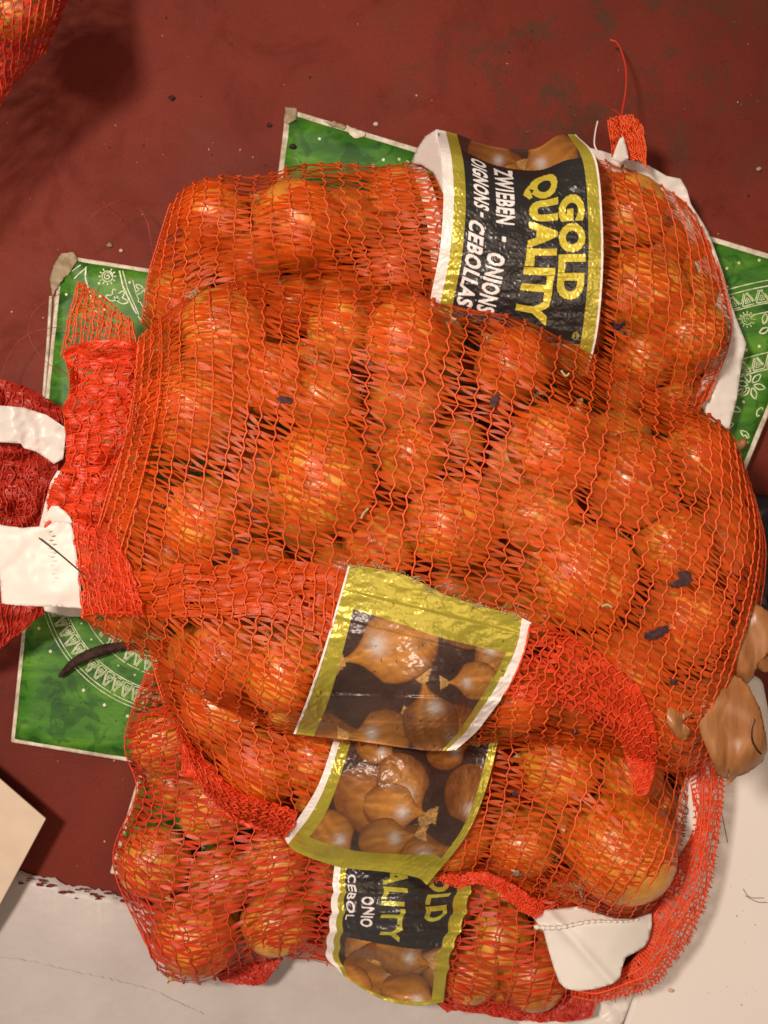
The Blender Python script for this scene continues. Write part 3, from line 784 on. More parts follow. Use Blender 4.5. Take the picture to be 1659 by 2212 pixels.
for p in ((1596, 568), (1640, 562), (1570, 580), (1612, 756), (1588, 762), (1640, 748), (1598, 800), (1580, 815), (1606, 868), (1610, 942), (1650, 790), (828, 345), (862, 344), (880, 350), (806, 358), (690, 300)): o2.dot(*p, 3.4)
o2.build(b2)
sheet_poly('crushed_corner', [(616, 231), (642, 234), (640, 258), (622, 268), (613, 262)], lambda x, y: 0.018 + 0.0012 * n2(x, y, .1, 1), M['board_brown'], b2, step=5, jag=.7)
sheet_poly('torn_patch', [(748, 270), (762, 276), (790, 286), (786, 294), (768, 300), (756, 290), (750, 282)], lambda x, y: 0.0178 + 0 * x, M['board_edge'], b2, step=6, jag=1.2)
sheet_poly('torn_patch', [(700, 262), (722, 262), (748, 272), (742, 278), (715, 272)], lambda x, y: 0.0178 + 0 * x, M['board_brown'], b2, step=6, jag=1.2)
b3, in3 = board('green_board', 'narrow strip of a green board with cream edge beside the lowest bag', [(300, 1670), (760, 1740), (700, 1960), (236, 1888)], 0.0115, 0.024, 8)
# dark stem lying on the first board, dark blob
stem = tube_obj('dried_twig', [(128, 1462, .022), (160, 1432, .024), (205, 1410, .024), (250, 1398, .023), (300, 1396, .022), (330, 1402, .022)], lambda t: 0.0014 + 0.0035 * np.sin(np.clip(t * 1.25, 0, 1) * 3.0) ** .8, M['stick'], None, 8)
tag(stem, 'dark dried twig lying across the left green board', 'twig')

# ------------------------------------------------------------------ bags
TAPE, CORD = M['tape'], M['cord']
WB = 'in the top bag'; WM = 'in the big middle bag'; WS = 'in the third bag'; WL = 'in the lowest bag'

top_cols = [
 [(370, 440), (345, 520), (322, 600), (308, 700)], [(408, 402), (392, 500), (380, 620), (368, 742)],
 [(470, 382), (462, 500), (455, 600), (450, 735)], [(560, 381), (552, 500), (566, 600), (585, 722)],
 [(640, 358), (650, 490), (680, 600), (705, 730)], [(730, 353), (745, 490), (770, 600), (792, 735)],
 [(820, 360), (838, 490), (858, 600), (876, 738)], [(905, 350), (930, 480), (943, 610), (957, 752)],
 [(1000, 345), (1025, 480), (1030, 620), (1037, 775)], [(1100, 350), (1118, 480), (1120, 640), (1130, 800)],
 [(1200, 345), (1220, 490), (1220, 650), (1217, 835)], [(1290, 342), (1312, 500), (1308, 680), (1292, 880)],
 [(1365, 368), (1395, 520), (1395, 700), (1360, 930)], [(1435, 405), (1470, 540), (1475, 710), (1430, 930)],
 [(1490, 450), (1525, 580), (1530, 720), (1480, 920)], [(1528, 520), (1563, 620), (1575, 730), (1525, 865)]]
top_on = [(455, 455, 66, .028, 'round golden onion in the top left corner'), (405, 545, 60, .022, 'brown onion with a dark neck at the left side'),
 (355, 660, 45, .010, 'small pale onion at the bottom left tip'), (650, 485, 88, .042, 'big glossy pale onion left of the label'),
 (545, 570, 62, .008, 'brown shaded onion'), (745, 430, 62, .020, 'dark orange onion at the upper rim left of the label'),
 (858, 585, 72, .022, 'bright orange onion low beside the label edge'), (860, 420, 60, .018, 'onion half hidden by the white pleated strip'),
 (1010, 480, 88, .024, 'onion under the left half of the label'),
 (1150, 440, 80, .026, 'onion under the top right of the label'), (1130, 620, 90, .022, 'onion under the lower half of the label'),
 (1370, 450, 70, .024, 'onion right of the label near the white film'), (1385, 630, 92, .034, 'big glossy orange onion right of the label'),
 (1480, 560, 68, .020, 'onion at the far right shoulder'), (1500, 720, 72, .024, 'onion at the right end'), (1385, 770, 70, .004, 'small shaded onion near the middle bag slope')]
top_on = [(a, b, c_, max(d_ - .010, 0), t_) for a, b, c_, d_, t_ in top_on]
bag2, p2 = make_bag(top_cols, 0.047, 0.020, top_on, WB, 'net_bag', 'top orange net bag of onions with the black and gold lettered label', 36, 33, TAPE, CORD, 11, slant=.5, nfill=34, rim=.8)

low_cols = [
 [(318, 1450), (272, 1600), (297, 1710), (247, 1860), (318, 2040)], [(370, 1440), (330, 1600), (345, 1730), (300, 1890), (352, 2104)],
 [(440, 1440), (410, 1600), (410, 1745), (372, 1910), (425, 2124)], [(520, 1440), (500, 1620), (490, 1765), (455, 1935), (500, 2100)],
 [(600, 1440), (590, 1640), (570, 1795), (555, 1950), (565, 2076)], [(690, 1440), (680, 1650), (665, 1805), (655, 1960), (640, 2070)],
 [(800, 1440), (790, 1650), (770, 1820), (755, 1980), (730, 2090)], [(910, 1440), (900, 1650), (885, 1830), (870, 2000), (840, 2140)],
 [(1010, 1440), (1000, 1660), (990, 1850), (970, 2020), (940, 2165)], [(1100, 1440), (1090, 1680), (1080, 1870), (1060, 2040), (1040, 2185)],
 [(1200, 1440), (1190, 1700), (1180, 1890), (1160, 2060), (1140, 2190)], [(1290, 1440), (1280, 1720), (1275, 1910), (1255, 2070), (1235, 2170)],
 [(1370, 1440), (1350, 1740), (1350, 1910), (1335, 2050), (1315, 2130)]]
low_on = [(333, 1600, 62, .020, 'glossy round onion bulging at the upper left corner'), (318, 1860, 74, .018, 'glossy onion with dark spots at the left side'),
 (400, 2030, 92, .016, 'big dull onion at the bottom left corner'), (460, 1740, 66, .018, 'brown onion just under the red hem'),
 (600, 1860, 74, .020, 'brown onion left of the folded label'), (480, 1900, 62, .018, 'onion in the middle of the left part'),
 (665, 1935, 66, .024, 'bright orange onion touching the label edge'), (390, 1760, 64, .012, 'onion in the narrow waist of the left side'), (560, 1760, 60, .010, 'onion in shade under the red hem'), (600, 2010, 56, .008, 'onion low at the rim left of the label'),
 (850, 1980, 95, .022, 'onion under the label'), (1080, 2020, 66, .016, 'shaded onion right of the label'), (1150, 2110, 62, .010, 'dull orange onion at the bottom right rim'),
 (1230, 1990, 70, .012, 'onion behind the white paper tag'), (1010, 2110, 50, .006, 'onion low at the rim right of the label')]
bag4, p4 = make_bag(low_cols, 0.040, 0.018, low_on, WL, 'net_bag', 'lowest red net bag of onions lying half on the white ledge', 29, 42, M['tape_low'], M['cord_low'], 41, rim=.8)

thd_cols = [
 [(322, 1385), (345, 1480), (385, 1590), (412, 1680)], [(400, 1380), (420, 1500), (450, 1620), (480, 1745)],
 [(500, 1380), (515, 1520), (530, 1650), (560, 1785)], [(600, 1380), (605, 1530), (612, 1670), (640, 1835)],
 [(720, 1380), (715, 1540), (715, 1700), (730, 1870)], [(840, 1380), (840, 1550), (830, 1720), (830, 1900)],
 [(960, 1380), (960, 1560), (950, 1730), (930, 1915)], [(1070, 1400), (1065, 1570), (1042, 1730), (1010, 1895)],
 [(1170, 1420), (1160, 1580), (1122, 1760), (1080, 1905)], [(1260, 1440), (1245, 1600), (1200, 1785), (1140, 1935)],
 [(1350, 1460), (1330, 1630), (1275, 1820), (1200, 1968)], [(1430, 1480), (1410, 1665), (1350, 1850), (1262, 1992)],
 [(1500, 1520), (1465, 1700), (1410, 1870), (1335, 2003)], [(1548, 1590), (1492, 1735), (1462, 1880), (1402, 1975)]]
thd_on = [(480, 1525, 82, .030, 'pale glossy onion with a root knot at the upper left'), (560, 1660, 84, .030, 'brown onion above the red hem'),
 (680, 1640, 70, .026, 'onion left of the label'), (400, 1560, 50, .010, 'onion at the left rim'), (860, 1700, 105, .032, 'onion under the onion-picture label'),
 (700, 1780, 60, .016, 'onion under the lower left corner of the label'), (980, 1800, 70, .012, 'onion under the label corner'),
 (1210, 1650, 84, .034, 'glossy orange onion right of the label'), (1110, 1690, 60, .024, 'onion close to the gold label border'),
 (1130, 1820, 62, .014, 'shaded onion near the lower red hem'), (1370, 1850, 112, .044, 'big green streaked onion at the lower right'),
 (1360, 1670, 64, .024, 'onion below the curled red flap'), (1250, 1850, 66, .012, 'dark shaded onion in the hollow'), (1440, 1720, 52, .014, 'onion at the right rim')]
bag3, p3 = make_bag(thd_cols, 0.070, 0.026, thd_on, WS, 'net_bag', 'third net bag of onions with a picture label and a rolled red hem', 33, 35, M['tape'], M['cord'], 31, slant=.3, rim=.8)

mid_cols = [
 [(302, 735), (288, 900), (240, 1050), (205, 1180), (178, 1335)], [(345, 690), (335, 880), (300, 1080), (268, 1230), (250, 1385)],
 [(418, 636), (420, 850), (392, 1090), (370, 1270), (335, 1435)], [(520, 611), (530, 840), (505, 1080), (480, 1300), (430, 1500)],
 [(640, 625), (632, 840), (608, 1070), (590, 1300), (540, 1556)], [(760, 630), (742, 850), (716, 1080), (690, 1320), (640, 1590)],
 [(880, 631), (858, 860), (828, 1090), (800, 1330), (760, 1604)], [(990, 664), (962, 890), (932, 1110), (900, 1350), (870, 1612)],
 [(1110, 684), (1082, 900), (1042, 1130), (1010, 1360), (980, 1612)], [(1220, 734), (1195, 940), (1150, 1150), (1115, 1380), (1080, 1602)],
 [(1330, 794), (1305, 990), (1255, 1190), (1215, 1400), (1180, 1604)], [(1430, 848), (1410, 1040), (1355, 1230), (1310, 1430), (1275, 1612)],
 [(1512, 884), (1508, 1070), (1450, 1265), (1400, 1460), (1360, 1640)], [(1572, 930), (1580, 1105), (1535, 1300), (1480, 1490), (1440, 1665)],
 [(1603, 1000), (1628, 1150), (1600, 1325), (1545, 1500), (1500, 1662)], [(1625, 1065), (1651, 1190), (1632, 1345), (1588, 1500), (1548, 1640)]]
mid_on = [(480, 692, 80, .034, 'large pale onion at the upper left shoulder'), (600, 700, 66, .020, 'onion tucked behind the upper rim'), (735, 700, 66, .024, 'onion with a papery split at the upper rim'),
 (880, 705, 84, .046, 'bright golden onion at the top of the bulge'), (420, 885, 98, .050, 'big pale onion near the left gather'), (585, 820, 66, .040, 'onion beside the small dark flake'),
 (700, 865, 70, .034, 'orange onion left of the dark gap'), (700, 1035, 108, .068, 'largest glossy yellow onion left of the middle'), (440, 1120, 84, .050, 'brown onion right of the red gather'),
 (330, 1170, 52, .026, 'small onion with a torn neck in the left gather'), (545, 1130, 74, .044, 'onion between the gather and the glossy yellow one'), (890, 985, 74, .052, 'onion with a bumpy skin patch near the middle'),
 (1110, 790, 80, .038, 'orange onion at the upper right slope'), (1222, 815, 58, .026, 'onion with a yellow neck tip by the upper edge'), (1075, 960, 84, .056, 'golden onion right of the middle'),
 (1200, 970, 96, .062, 'large golden onion in the right half'), (980, 1130, 88, .060, 'onion above the gold label edge'), (1160, 1110, 78, .054, 'onion in the right half behind dark gaps'),
 (1020, 1250, 74, .044, 'onion at the frayed top of the gold label'), (1260, 1240, 104, .054, 'broad orange onion with a split neck right of the label'), (1360, 1040, 94, .048, 'golden onion in the right part'),
 (1540, 975, 72, .030, 'glossy pale onion at the right shoulder'), (1555, 1125, 74, .032, 'reddish onion at the right end'), (1450, 1180, 80, .040, 'onion above the round dark flake'),
 (1480, 1340, 84, .038, 'red shaded onion above the long dark flake'), (1350, 1440, 78, .030, 'onion beneath the red flap'), (1560, 1300, 60, .018, 'onion at the right rim'),
 (1440, 1545, 66, .016, 'shaded onion left of the loose skins'), (385, 1390, 62, .020, 'onion under the folded net band'), (480, 1420, 78, .034, 'olive brown onion below the folded band'),
 (620, 1450, 86, .044, 'pale yellow onion left of the gold label'), (790, 1360, 90, .046, 'onion under the upper left of the gold label'), (920, 1450, 95, .048, 'onion under the middle of the gold label'),
 (1130, 1500, 72, .030, 'onion right of the white label edge'), (560, 1250, 66, .038, 'onion under the upper edge of the folded band'), (820, 1180, 70, .046, 'onion above the folded band'),
 (800, 800, 60, .018, 'dark onion deep in the gap'), (880, 860, 62, .012, 'brown onion deep in the gap'), (960, 800, 66, .030, 'orange onion under the taut net'), (1290, 890, 66, .022, 'dull onion near the upper right edge'), (1430, 930, 60, .018, 'onion close to the right upper edge'), (1250, 1390, 66, .024, 'onion at the foot of the dark hollow')]
bag1, p1 = make_bag(mid_cols, 0.144, 0.074, mid_on, WM, 'net_bag', 'big bright orange net bag on top of the pile with the gold edged picture label', 44, 62, TAPE, CORD, 21, slant=.8, nfill=44, tape_w=.0027, rim=.8, big=1.2)
# corner bag, hanging higher at the top left; darker net colours paint its shade
cor_cols = [[(-620, -300), (-620, 0), (-600, 300), (-560, 560)], [(-400, -320), (-400, 0), (-380, 300), (-330, 600)], [(-220, -330), (-220, 0), (-200, 230), (-160, 440)], [(-60, -340), (-60, 0), (-50, 140), (-20, 262)], [(20, -340), (22, -20), (20, 100), (14, 205)],
 [(90, -340), (90, -60), (80, 40), (62, 150)], [(150, -330), (156, -90), (148, 0), (98, 118)]]
cor_on = [(30, 0, 78, .030, 'shaded onion at the frame edge'), (-40, 120, 84, .030, 'onion cut by the left frame edge'), (-90, -20, 80, .03, 'onion beyond the frame corner')]
bag5, p5 = make_bag(cor_cols, 0.10, 0.03, cor_on[:1], 'in the corner bag', 'net_bag', 'net bag corner coloured dark red for shade at the top left of the picture', 22, 22, M['tape_dark'], M['cord_low'], 51, nfill=0)

# ------------------------------------------------------------------ crumpled net pieces
def crumple(cols, parent, tape, cord, zfun, amp, n_chain, n_node, layers, seed, name='net_fold', apart=False, **kw):
    pt = Patch(cols, 90, 70)
    x, y = pt.px[..., 0], pt.px[..., 1]
    pt.z = zfun(x, y) + amp * (n2(x, y, 0.028, seed) + 0.5 * n2(x, y, 0.07, seed + 1)) + pt.z
    pt.finish()
    net_on(pt, parent, n_chain, n_node, tape, cord, cords_apart=apart, layers=layers, seed=seed, name_t=name + '_tapes', name_c=name + '_cord', **kw)
    return pt
zc = lambda c: (lambda x, y: c + 0 * x)
# loose tail of the big bag standing up at the left: open mesh at its tip, crumpled thick below
crumple([[(170, 610), (153, 670), (133, 770)], [(197, 620), (190, 690), (176, 790)], [(245, 660), (235, 720), (225, 800)], [(288, 698), (296, 750), (300, 812)]],
        bag1, M['tape'], M['cord'], zc(.115), .003, 8, 16, 2, 61, 'loose_tail', zig=.06, tape_w=.0018, mess=.5, tape_per_node=1)
tail = [[(136, 755), (150, 838), (138, 900), (146, 985), (112, 1060), (105, 1098)], [(180, 740), (178, 830), (180, 905), (178, 990), (158, 1080), (150, 1130)],
        [(230, 735), (225, 830), (226, 905), (220, 1000), (205, 1090), (188, 1165)], [(270, 735), (272, 830), (268, 905), (258, 1000), (240, 1090), (222, 1180)],
        [(303, 745), (307, 830), (304, 885), (276, 960), (262, 1060), (250, 1150)]]
crumple(tail, bag1, M['tape_red'], M['cord_red'], zc(.134), .010, 6, 32, 3, 62, 'loose_tail', zig=.14, tape_w=.0017, mess=1.8, ragged=.12, tape_per_node=4, cord_r=.0005)
crumple([[(160, 1120), (160, 1170), (168, 1230), (180, 1330)], [(205, 1135), (205, 1190), (210, 1250), (215, 1325)], [(250, 1160), (252, 1210), (262, 1262), (270, 1325)], [(285, 1225), (290, 1245), (300, 1280), (312, 1325)]],
        bag1, M['tape_red'], M['cord_red'], lambda x, y: np.maximum(p1.z_at(x, y) + .003, .125), .003, 6, 12, 2, 63, 'gathered_net', zig=.12, tape_w=.0020, tape_per_node=3, mess=.8)
crumple([[(300, 728), (290, 830), (275, 920), (262, 1000), (240, 1080), (212, 1160)], [(322, 712), (318, 820), (304, 915), (286, 1005), (262, 1090), (240, 1170)], [(350, 690), (350, 800), (338, 905), (316, 1010), (290, 1100), (262, 1190)]],
        bag1, M['tape'], M['cord'], lambda x, y: p1.z_at(x, y) + .004, .004, 3, 36, 1, 69, 'gathered_side', zig=.2, mess=1.2, tape_w=.0018, tape_per_node=3)
band = [[(170, 1175), (178, 1240), (186, 1322)], [(240, 1215), (240, 1270), (248, 1330)], [(330, 1238), (325, 1285), (332, 1334)], [(400, 1216), (400, 1270), (410, 1332)], [(480, 1222), (482, 1275), (486, 1336)],
        [(560, 1210), (558, 1270), (556, 1328)], [(640, 1212), (636, 1275), (632, 1345)], [(700, 1222), (696, 1285), (690, 1370)], [(756, 1236), (740, 1300), (725, 1385)]]
crumple(band, bag1, M['tape'], M['cord'], lambda x, y: p1.z_at(x, y) + .0035, .0014, 19, 7, 1, 64, 'folded_band', zig=.15, tape_w=.0028, tape_per_node=4, mess=.9)
flap = [[(1146, 1345), (1128, 1420), (1090, 1500)], [(1205, 1362), (1182, 1440), (1150, 1520)], [(1265, 1392), (1240, 1460), (1215, 1530)], [(1320, 1432), (1295, 1490), (1275, 1550)],
        [(1370, 1476), (1345, 1525), (1320, 1580)], [(1405, 1535), (1370, 1570), (1340, 1600)], [(1418, 1600), (1385, 1620), (1352, 1640)], [(1412, 1665), (1390, 1675), (1366, 1684)], [(1398, 1712), (1388, 1716), (1376, 1718)]]
crumple(flap, bag1, M['tape_red'], M['cord_red'], lambda x, y: np.maximum(p1.z_at(x, y) + .006, .128), .002, 24, 9, 1, 65, 'curled_flap', zig=.2, tape_w=.0026, ragged=.02)
# hems of the third bag
hem = [[(380, 1570), (395, 1610), (392, 1668)], [(415, 1610), (418, 1650), (430, 1690)], [(450, 1648), (452, 1690), (458, 1725)], [(495, 1696), (492, 1728), (496, 1765)], [(545, 1722), (540, 1752), (535, 1782)],
       [(600, 1735), (594, 1765), (585, 1795)], [(642, 1752), (632, 1782), (618, 1808)]]
crumple(hem, bag3, M['tape_red'], M['cord_red'], lambda x, y: np.maximum(p3.z_at(x, y) + .002, .088), .004, 17, 11, 3, 67, 'red_hem', zig=.3, tape_w=.0022, mess=1)
hem2 = [[(905, 1905), (915, 1920), (935, 1935)], [(960, 1888), (970, 1900), (985, 1918)], [(1010, 1884), (1018, 1896), (1028, 1908)], [(1060, 1888), (1062, 1902), (1064, 1916)], [(1110, 1912), (1105, 1930), (1100, 1945)], [(1150, 1938), (1145, 1958), (1138, 1976)], [(1200, 1962), (1190, 1978), (1180, 1990)]]
crumple(hem2, bag3, M['tape_red'], M['cord_red'], zc(.086), .003, 18, 6, 2, 68, 'red_hem', zig=.3, tape_w=.002, mess=.8)
rope = [[(1478, 1668), (1510, 1640), (1540, 1640), (1562, 1652)], [(1494, 1720), (1515, 1715), (1538, 1715), (1560, 1722)], [(1492, 1800), (1510, 1800), (1528, 1802), (1550, 1806)],
        [(1458, 1870), (1486, 1876), (1512, 1884), (1534, 1894)], [(1432, 1935), (1462, 1946), (1490, 1956), (1514, 1966)], [(1404, 1985), (1430, 2000), (1456, 2014), (1482, 2030)],
        [(1388, 2025), (1412, 2040), (1434, 2056), (1452, 2072)], [(1372, 2062), (1390, 2082), (1404, 2104), (1412, 2124)], [(1336, 2096), (1344, 2110), (1350, 2126), (1352, 2146)], [(1285, 2118), (1288, 2132), (1290, 2146), (1292, 2160)],
        [(1235, 2110), (1235, 2124), (1235, 2138), (1236, 2152)]]
pr = Patch(rope, 150, 40); vv = np.linspace(0, 1, 40)[None]
pr.z = .084 + .009 * np.sqrt(np.clip(4 * vv * (1 - vv), 0, 1)) + 0 * pr.z + .002 * n2(pr.px[..., 0], pr.px[..., 1], .03, 8)
for c in range(150): pr.z[c] -= np.interp(c, [0, 90, 149], [0, 0, .012])
pr.finish()
net_on(pr, bag3, 62, 8, M['tape_red'], M['cord_red'], cords_apart=False, layers=1, seed=71, name_t='rolled_hem_tapes', name_c='rolled_hem_cord', zig=.1, tape_w=.0022, cord_r=.0007, tape_per_node=2, mess=.4)
# long running threads of the rolled hem
for f in (.04, .35, .62, .97):
    u = np.linspace(0, 1, 160); P = pr.pos(u, np.full(160, f)) + [0, 0, .0012]
    v, q = tube_arrays(P, 0.0009, 6); link('hem_thread', raw_mesh('hem_thread', v, q, True, np.full(len(v), .6)), M['cord_red'], bag3)
# fringe hairs along the rolled hem and the flap
parts = []
for k in range(80):
    u = R0.uniform(0.2, 1); P = pr.pos(np.array([u]), np.array([1.0]))[0]; a = R0.uniform(-1.3, .3)
    parts.append(tube_arrays(np.array([P, P + [.002 * math.cos(a), .002 * math.sin(a) - .001, -.001], P + [.0045 * math.cos(a), .0045 * math.sin(a) - .002, -.003]]), .00035, 4))
v, q = join(parts); link('frayed_fringe', raw_mesh('frayed_fringe', v, q, True, np.full(len(v), .5)), M['cord_red'], bag3, 'stuff')
# lower red fringes of the lowest bag
crumple([[(465, 2098), (475, 2116)], [(520, 2088), (530, 2124)], [(570, 2076), (570, 2118)], [(612, 2070), (590, 2090)]], bag4, M['tape_dark'], M['cord_dark'], zc(.034), .003, 12, 8, 3, 72, 'hem_fold', zig=.3, mess=1)
crumple([[(930, 2150), (940, 2164), (960, 2178)], [(1000, 2140), (1005, 2160), (1010, 2180)], [(1070, 2160), (1075, 2178), (1080, 2192)], [(1140, 2172), (1145, 2188), (1150, 2200)], [(1210, 2160), (1215, 2180), (1220, 2200)], [(1275, 2130), (1280, 2160), (1275, 2190)]],
        bag4, M['tape_dark'], M['cord_dark'], zc(.052), .003, 24, 9, 3, 73, 'hem_fold', zig=.3, mess=1)
# tuft at the top right of the top bag
crumple([[(1312, 262), (1318, 300), (1322, 340)], [(1338, 252), (1346, 300), (1355, 345)], [(1362, 250), (1372, 300), (1384, 350)], [(1380, 258), (1388, 300), (1396, 360)]],
        bag2, M['tape_red'], M['cord'], zc(.075), .006, 9, 16, 2, 74, 'loose_tuft', zig=.4, tape_w=.0014, mess=1.5)
tube_obj('loose_thread', [(1340, 262, .07), (1346, 230, .06), (1352, 190, .05), (1352, 150, .04), (1344, 115, .03), (1332, 92, .02), (1318, 86, .018)], 0.0009, M['cord_dark'], bag2)
tube_obj('loose_thread', [(1342, 250, .07), (1330, 240, .06), (1322, 236, .055)], 0.0006, M['cord_dark'], bag2, n=12)
tube_obj('loose_thread', [(1292, 330, .09), (1284, 312, .09), (1286, 285, .085), (1291, 262, .08)], 0.0007, M['white_film'], bag2, n=24)
# left dark red bag neck
neck_cols = [[(-110, 780), (-110, 1000), (-110, 1200), (-110, 1430)], [(-20, 812), (-20, 980), (-20, 1200), (-20, 1408)], [(62, 838), (60, 990), (45, 1180), (30, 1378)], [(134, 880), (132, 1000), (98, 1130), (98, 1322)]]
bag6 = thing('net_bag', 'crimson twisted net bag neck at the left edge behind the white tag', 'net bag')
p6 = crumple(neck_cols, bag6, M['tape_dark'], M['cord_dark'], lambda x, y: .062 + .016 * np.sin(np.clip((y - 790) / 620, 0, 1) * math.pi), .010, 12, 44, 2, 81, 'twisted_net', apart=False, zig=.15, mess=2, tape_w=.0020, tape_per_node=4)

# ------------------------------------------------------------------ labels
def text_tris(s, bold=0.018):
    cu = bpy.data.curves.new('lettering', 'FONT'); cu.body = s; cu.offset = bold; cu.resolution_u = 4; cu.space_character = 1.14
    o = bpy.data.objects.new('lettering', cu); COL.objects.link(o)
    dg = bpy.context.evaluated_depsgraph_get(); dg.update()
    me = o.evaluated_get(dg).to_mesh(); me.calc_loop_triangles()
    V = np.array([v.co[:2] for v in me.vertices]); T = np.array([t.vertices[:] for t in me.loop_triangles])
    o.evaluated_get(dg).to_mesh_clear(); bpy.data.objects.remove(o); bpy.data.curves.remove(cu)
    V -= V.min(0); return V, T, V.max(0)
def paint_text(mask_set, s, t0, t1, s0, s1, nS, nT, slope=0.0, bold=0.018, clip=(0, 1), shear=0.0):
    V, T, mx = text_tris(s, bold)
    t = t0 + V[:, 0] / mx[0] * (t1 - t0); hgt = V[:, 1] / mx[1]
    t = t + shear * hgt
    ss = s0 + hgt * (s1 - s0) + slope * (t - t0)
    P = np.stack([ss * (nS - 1), t * (nT - 1)], -1)
    for a, b, c in T:
        A, B, C = P[a], P[b], P[c]
        x0, y0 = np.floor(np.minimum(np.minimum(A, B), C)).astype(int); x1, y1 = np.ceil(np.maximum(np.maximum(A, B), C)).astype(int)
        x0, y0 = max(x0, 0), max(y0, 0); x1, y1 = min(x1, nS - 1), min(y1, nT - 1)
        if x1 < x0 or y1 < y0: continue
        gx, gy = np.meshgrid(np.arange(x0, x1 + 1), np.arange(y0, y1 + 1), indexing='ij')
        d = (B[0] - A[0]) * (C[1] - A[1]) - (C[0] - A[0]) * (B[1] - A[1])
        if abs(d) < 1e-9: continue
        u = ((gx - A[0]) * (C[1] - A[1]) - (C[0] - A[0]) * (gy - A[1])) / d
        w = ((B[0] - A[0]) * (gy - A[1]) - (gx - A[0]) * (B[1] - A[1])) / d
        m = (u >= -.02) & (w >= -.02) & (u + w <= 1.02)
        mask_set[gx[m], gy[m]] = True
GOLD = np.array((0.44, 0.38, 0.045)); WHITE = np.array((0.80, 0.75, 0.72)); BLACK = np.array((0.018, 0.016, 0.016))
def paint_onions(X, Y, lst, seed=0, bgc=(0.050, 0.026, 0.020)):
    """X, Y in label units (photo units); returns printed picture of onions"""
    A = np.zeros(X.shape + (3,)); A[:] = bgc
    A *= (1 + .35 * n2(X, Y, .03, seed))[..., None]
    for k, (cx, cy, r, ang, hl, dk) in enumerate(lst):
        a = math.radians(ang); dx, dy = X - cx, Y - cy
        p = (dx * math.cos(a) + dy * math.sin(a)) / r; b = (-dx * math.sin(a) + dy * math.cos(a)) / r
        w = np.where(p < .45, np.sqrt(np.clip(1 - p ** 2, 0, 1)), .893 * np.exp(-((np.clip(p, .45, 2) - .45) * 1.9) ** 1.4 * 1.5))
        w = w * .86; w = np.where(p > 1.25, .13 + (p - 1.25) * .55 + .05 * n2(X, Y, .35, k), w)
        m = (p > -1) & (p < 1.62) & (np.abs(b) < w)
        rel = np.clip(np.abs(b) / (w + 1e-6), 0, 1)
        base = np.array((0.50, 0.215, 0.042)) * (1 - .12 * (k % 3)); dark = np.array((0.17, 0.060, 0.018))
        f = np.clip(rel ** 2.2 * .85 + np.clip(-p, 0, 1) * .45 + dk, 0, 1)[..., None]
        C = base * (1 - f) + dark * f
        C = C * (1 + .16 * np.sin(b / (w + .05) * 13 + 3 * n2(X, Y, .02, k + 5)) * (1 - rel) + .12 * n2(X, Y, .09, k))[..., None]
        h = np.exp(-((p - .42) ** 2 / .045 + (b - hl) ** 2 / .05))[..., None]
        C = C * (1 - .85 * h) + np.array((0.55, 0.52, 0.50)) * .85 * h
        C = np.where((p > 1.2)[..., None], np.array((0.42, 0.24, 0.08)) * (1 + .4 * n2(X, Y, .3, k))[..., None], C)
        edge = np.clip((rel - .93) / .07, 0, 1)[..., None]; C = C * (1 - .5 * edge)
        A = np.where(m[..., None], C, A)
    return A
def label_sheet(name, cols, parent, art_fn, zfn, nS, nT, wr=0.0006, seed=1, relax=20, over=None):
    pt = Patch(cols, nS, nT)
    s = np.linspace(0, 1, nS)[:, None] + np.zeros((1, nT)); t = np.linspace(0, 1, nT)[None] + np.zeros((nS, 1))
    x, y = pt.px[..., 0], pt.px[..., 1]
    xs, ys = x[::6, ::6], y[::6, ::6]
    zc_ = zfn(xs, ys, s[::6, ::6], t[::6, ::6]) + pt.z[::6, ::6]
    for k in range(relax):
        q_ = np.pad(zc_, 1, mode='edge'); zc_ = np.maximum(zc_ * .999, .25 * (q_[:-2, 1:-1] + q_[2:, 1:-1] + q_[1:-1, :-2] + q_[1:-1, 2:])) if False else .25 * (q_[:-2, 1:-1] + q_[2:, 1:-1] + q_[1:-1, :-2] + q_[1:-1, 2:])
    if over is not None: zc_ = np.maximum(zc_, over.z_at(xs, ys) + .0062)
    fi = np.arange(nS) / 6.0; fj = np.arange(nT) / 6.0
    tmp = np.array([np.interp(fj, np.arange(zc_.shape[1]), r) for r in zc_])
    pt.z = np.array([np.interp(fi, np.arange(zc_.shape[0]), c) for c in tmp.T]).T
    pt.z = pt.z + wr * (n2(x, y, .035, seed) + .6 * n2(x * .4, y, .10, seed + 1) + .25 * n2(x, y, .22, seed + 2))
    pt.finish()
    art, gloss = art_fn(s, t, x, y)
    i, j = np.meshgrid(np.arange(nS - 1), np.arange(nT - 1), indexing='ij')
    q = np.stack([i * nT + j, i * nT + j + 1, (i + 1) * nT + j + 1, (i + 1) * nT + j], -1).reshape(-1, 4)
    me = raw_mesh(name, pt.G.reshape(-1, 3), q, True)
    ca = me.color_attributes.new('art', 'FLOAT_COLOR', 'POINT')
    ca.data.foreach_set('color', np.concatenate([np.clip(art, 0, 1), np.ones(art.shape[:2] + (1,))], -1).astype(np.float32).ravel())
    ga = me.attributes.new('gloss', 'FLOAT', 'POINT'); ga.data.foreach_set('value', gloss.astype(np.float32).ravel())
    o = link(name, me, M['foil'], parent)
    so = o.modifiers.new('thickness', 'SOLIDIFY'); so.thickness = 0.00035; so.offset = -1
    return o, pt
def stripes(s, x, y, base, spec):
    """spec: list of (s0, s1, colour, gloss)"""
    A = base; g = np.zeros(s.shape)
    for s0, s1, c, gl in spec:
        m = (s >= s0) & (s <= s1)
        A = np.where(m[..., None], c, A); g = np.where(m, gl, g)
    return A, g
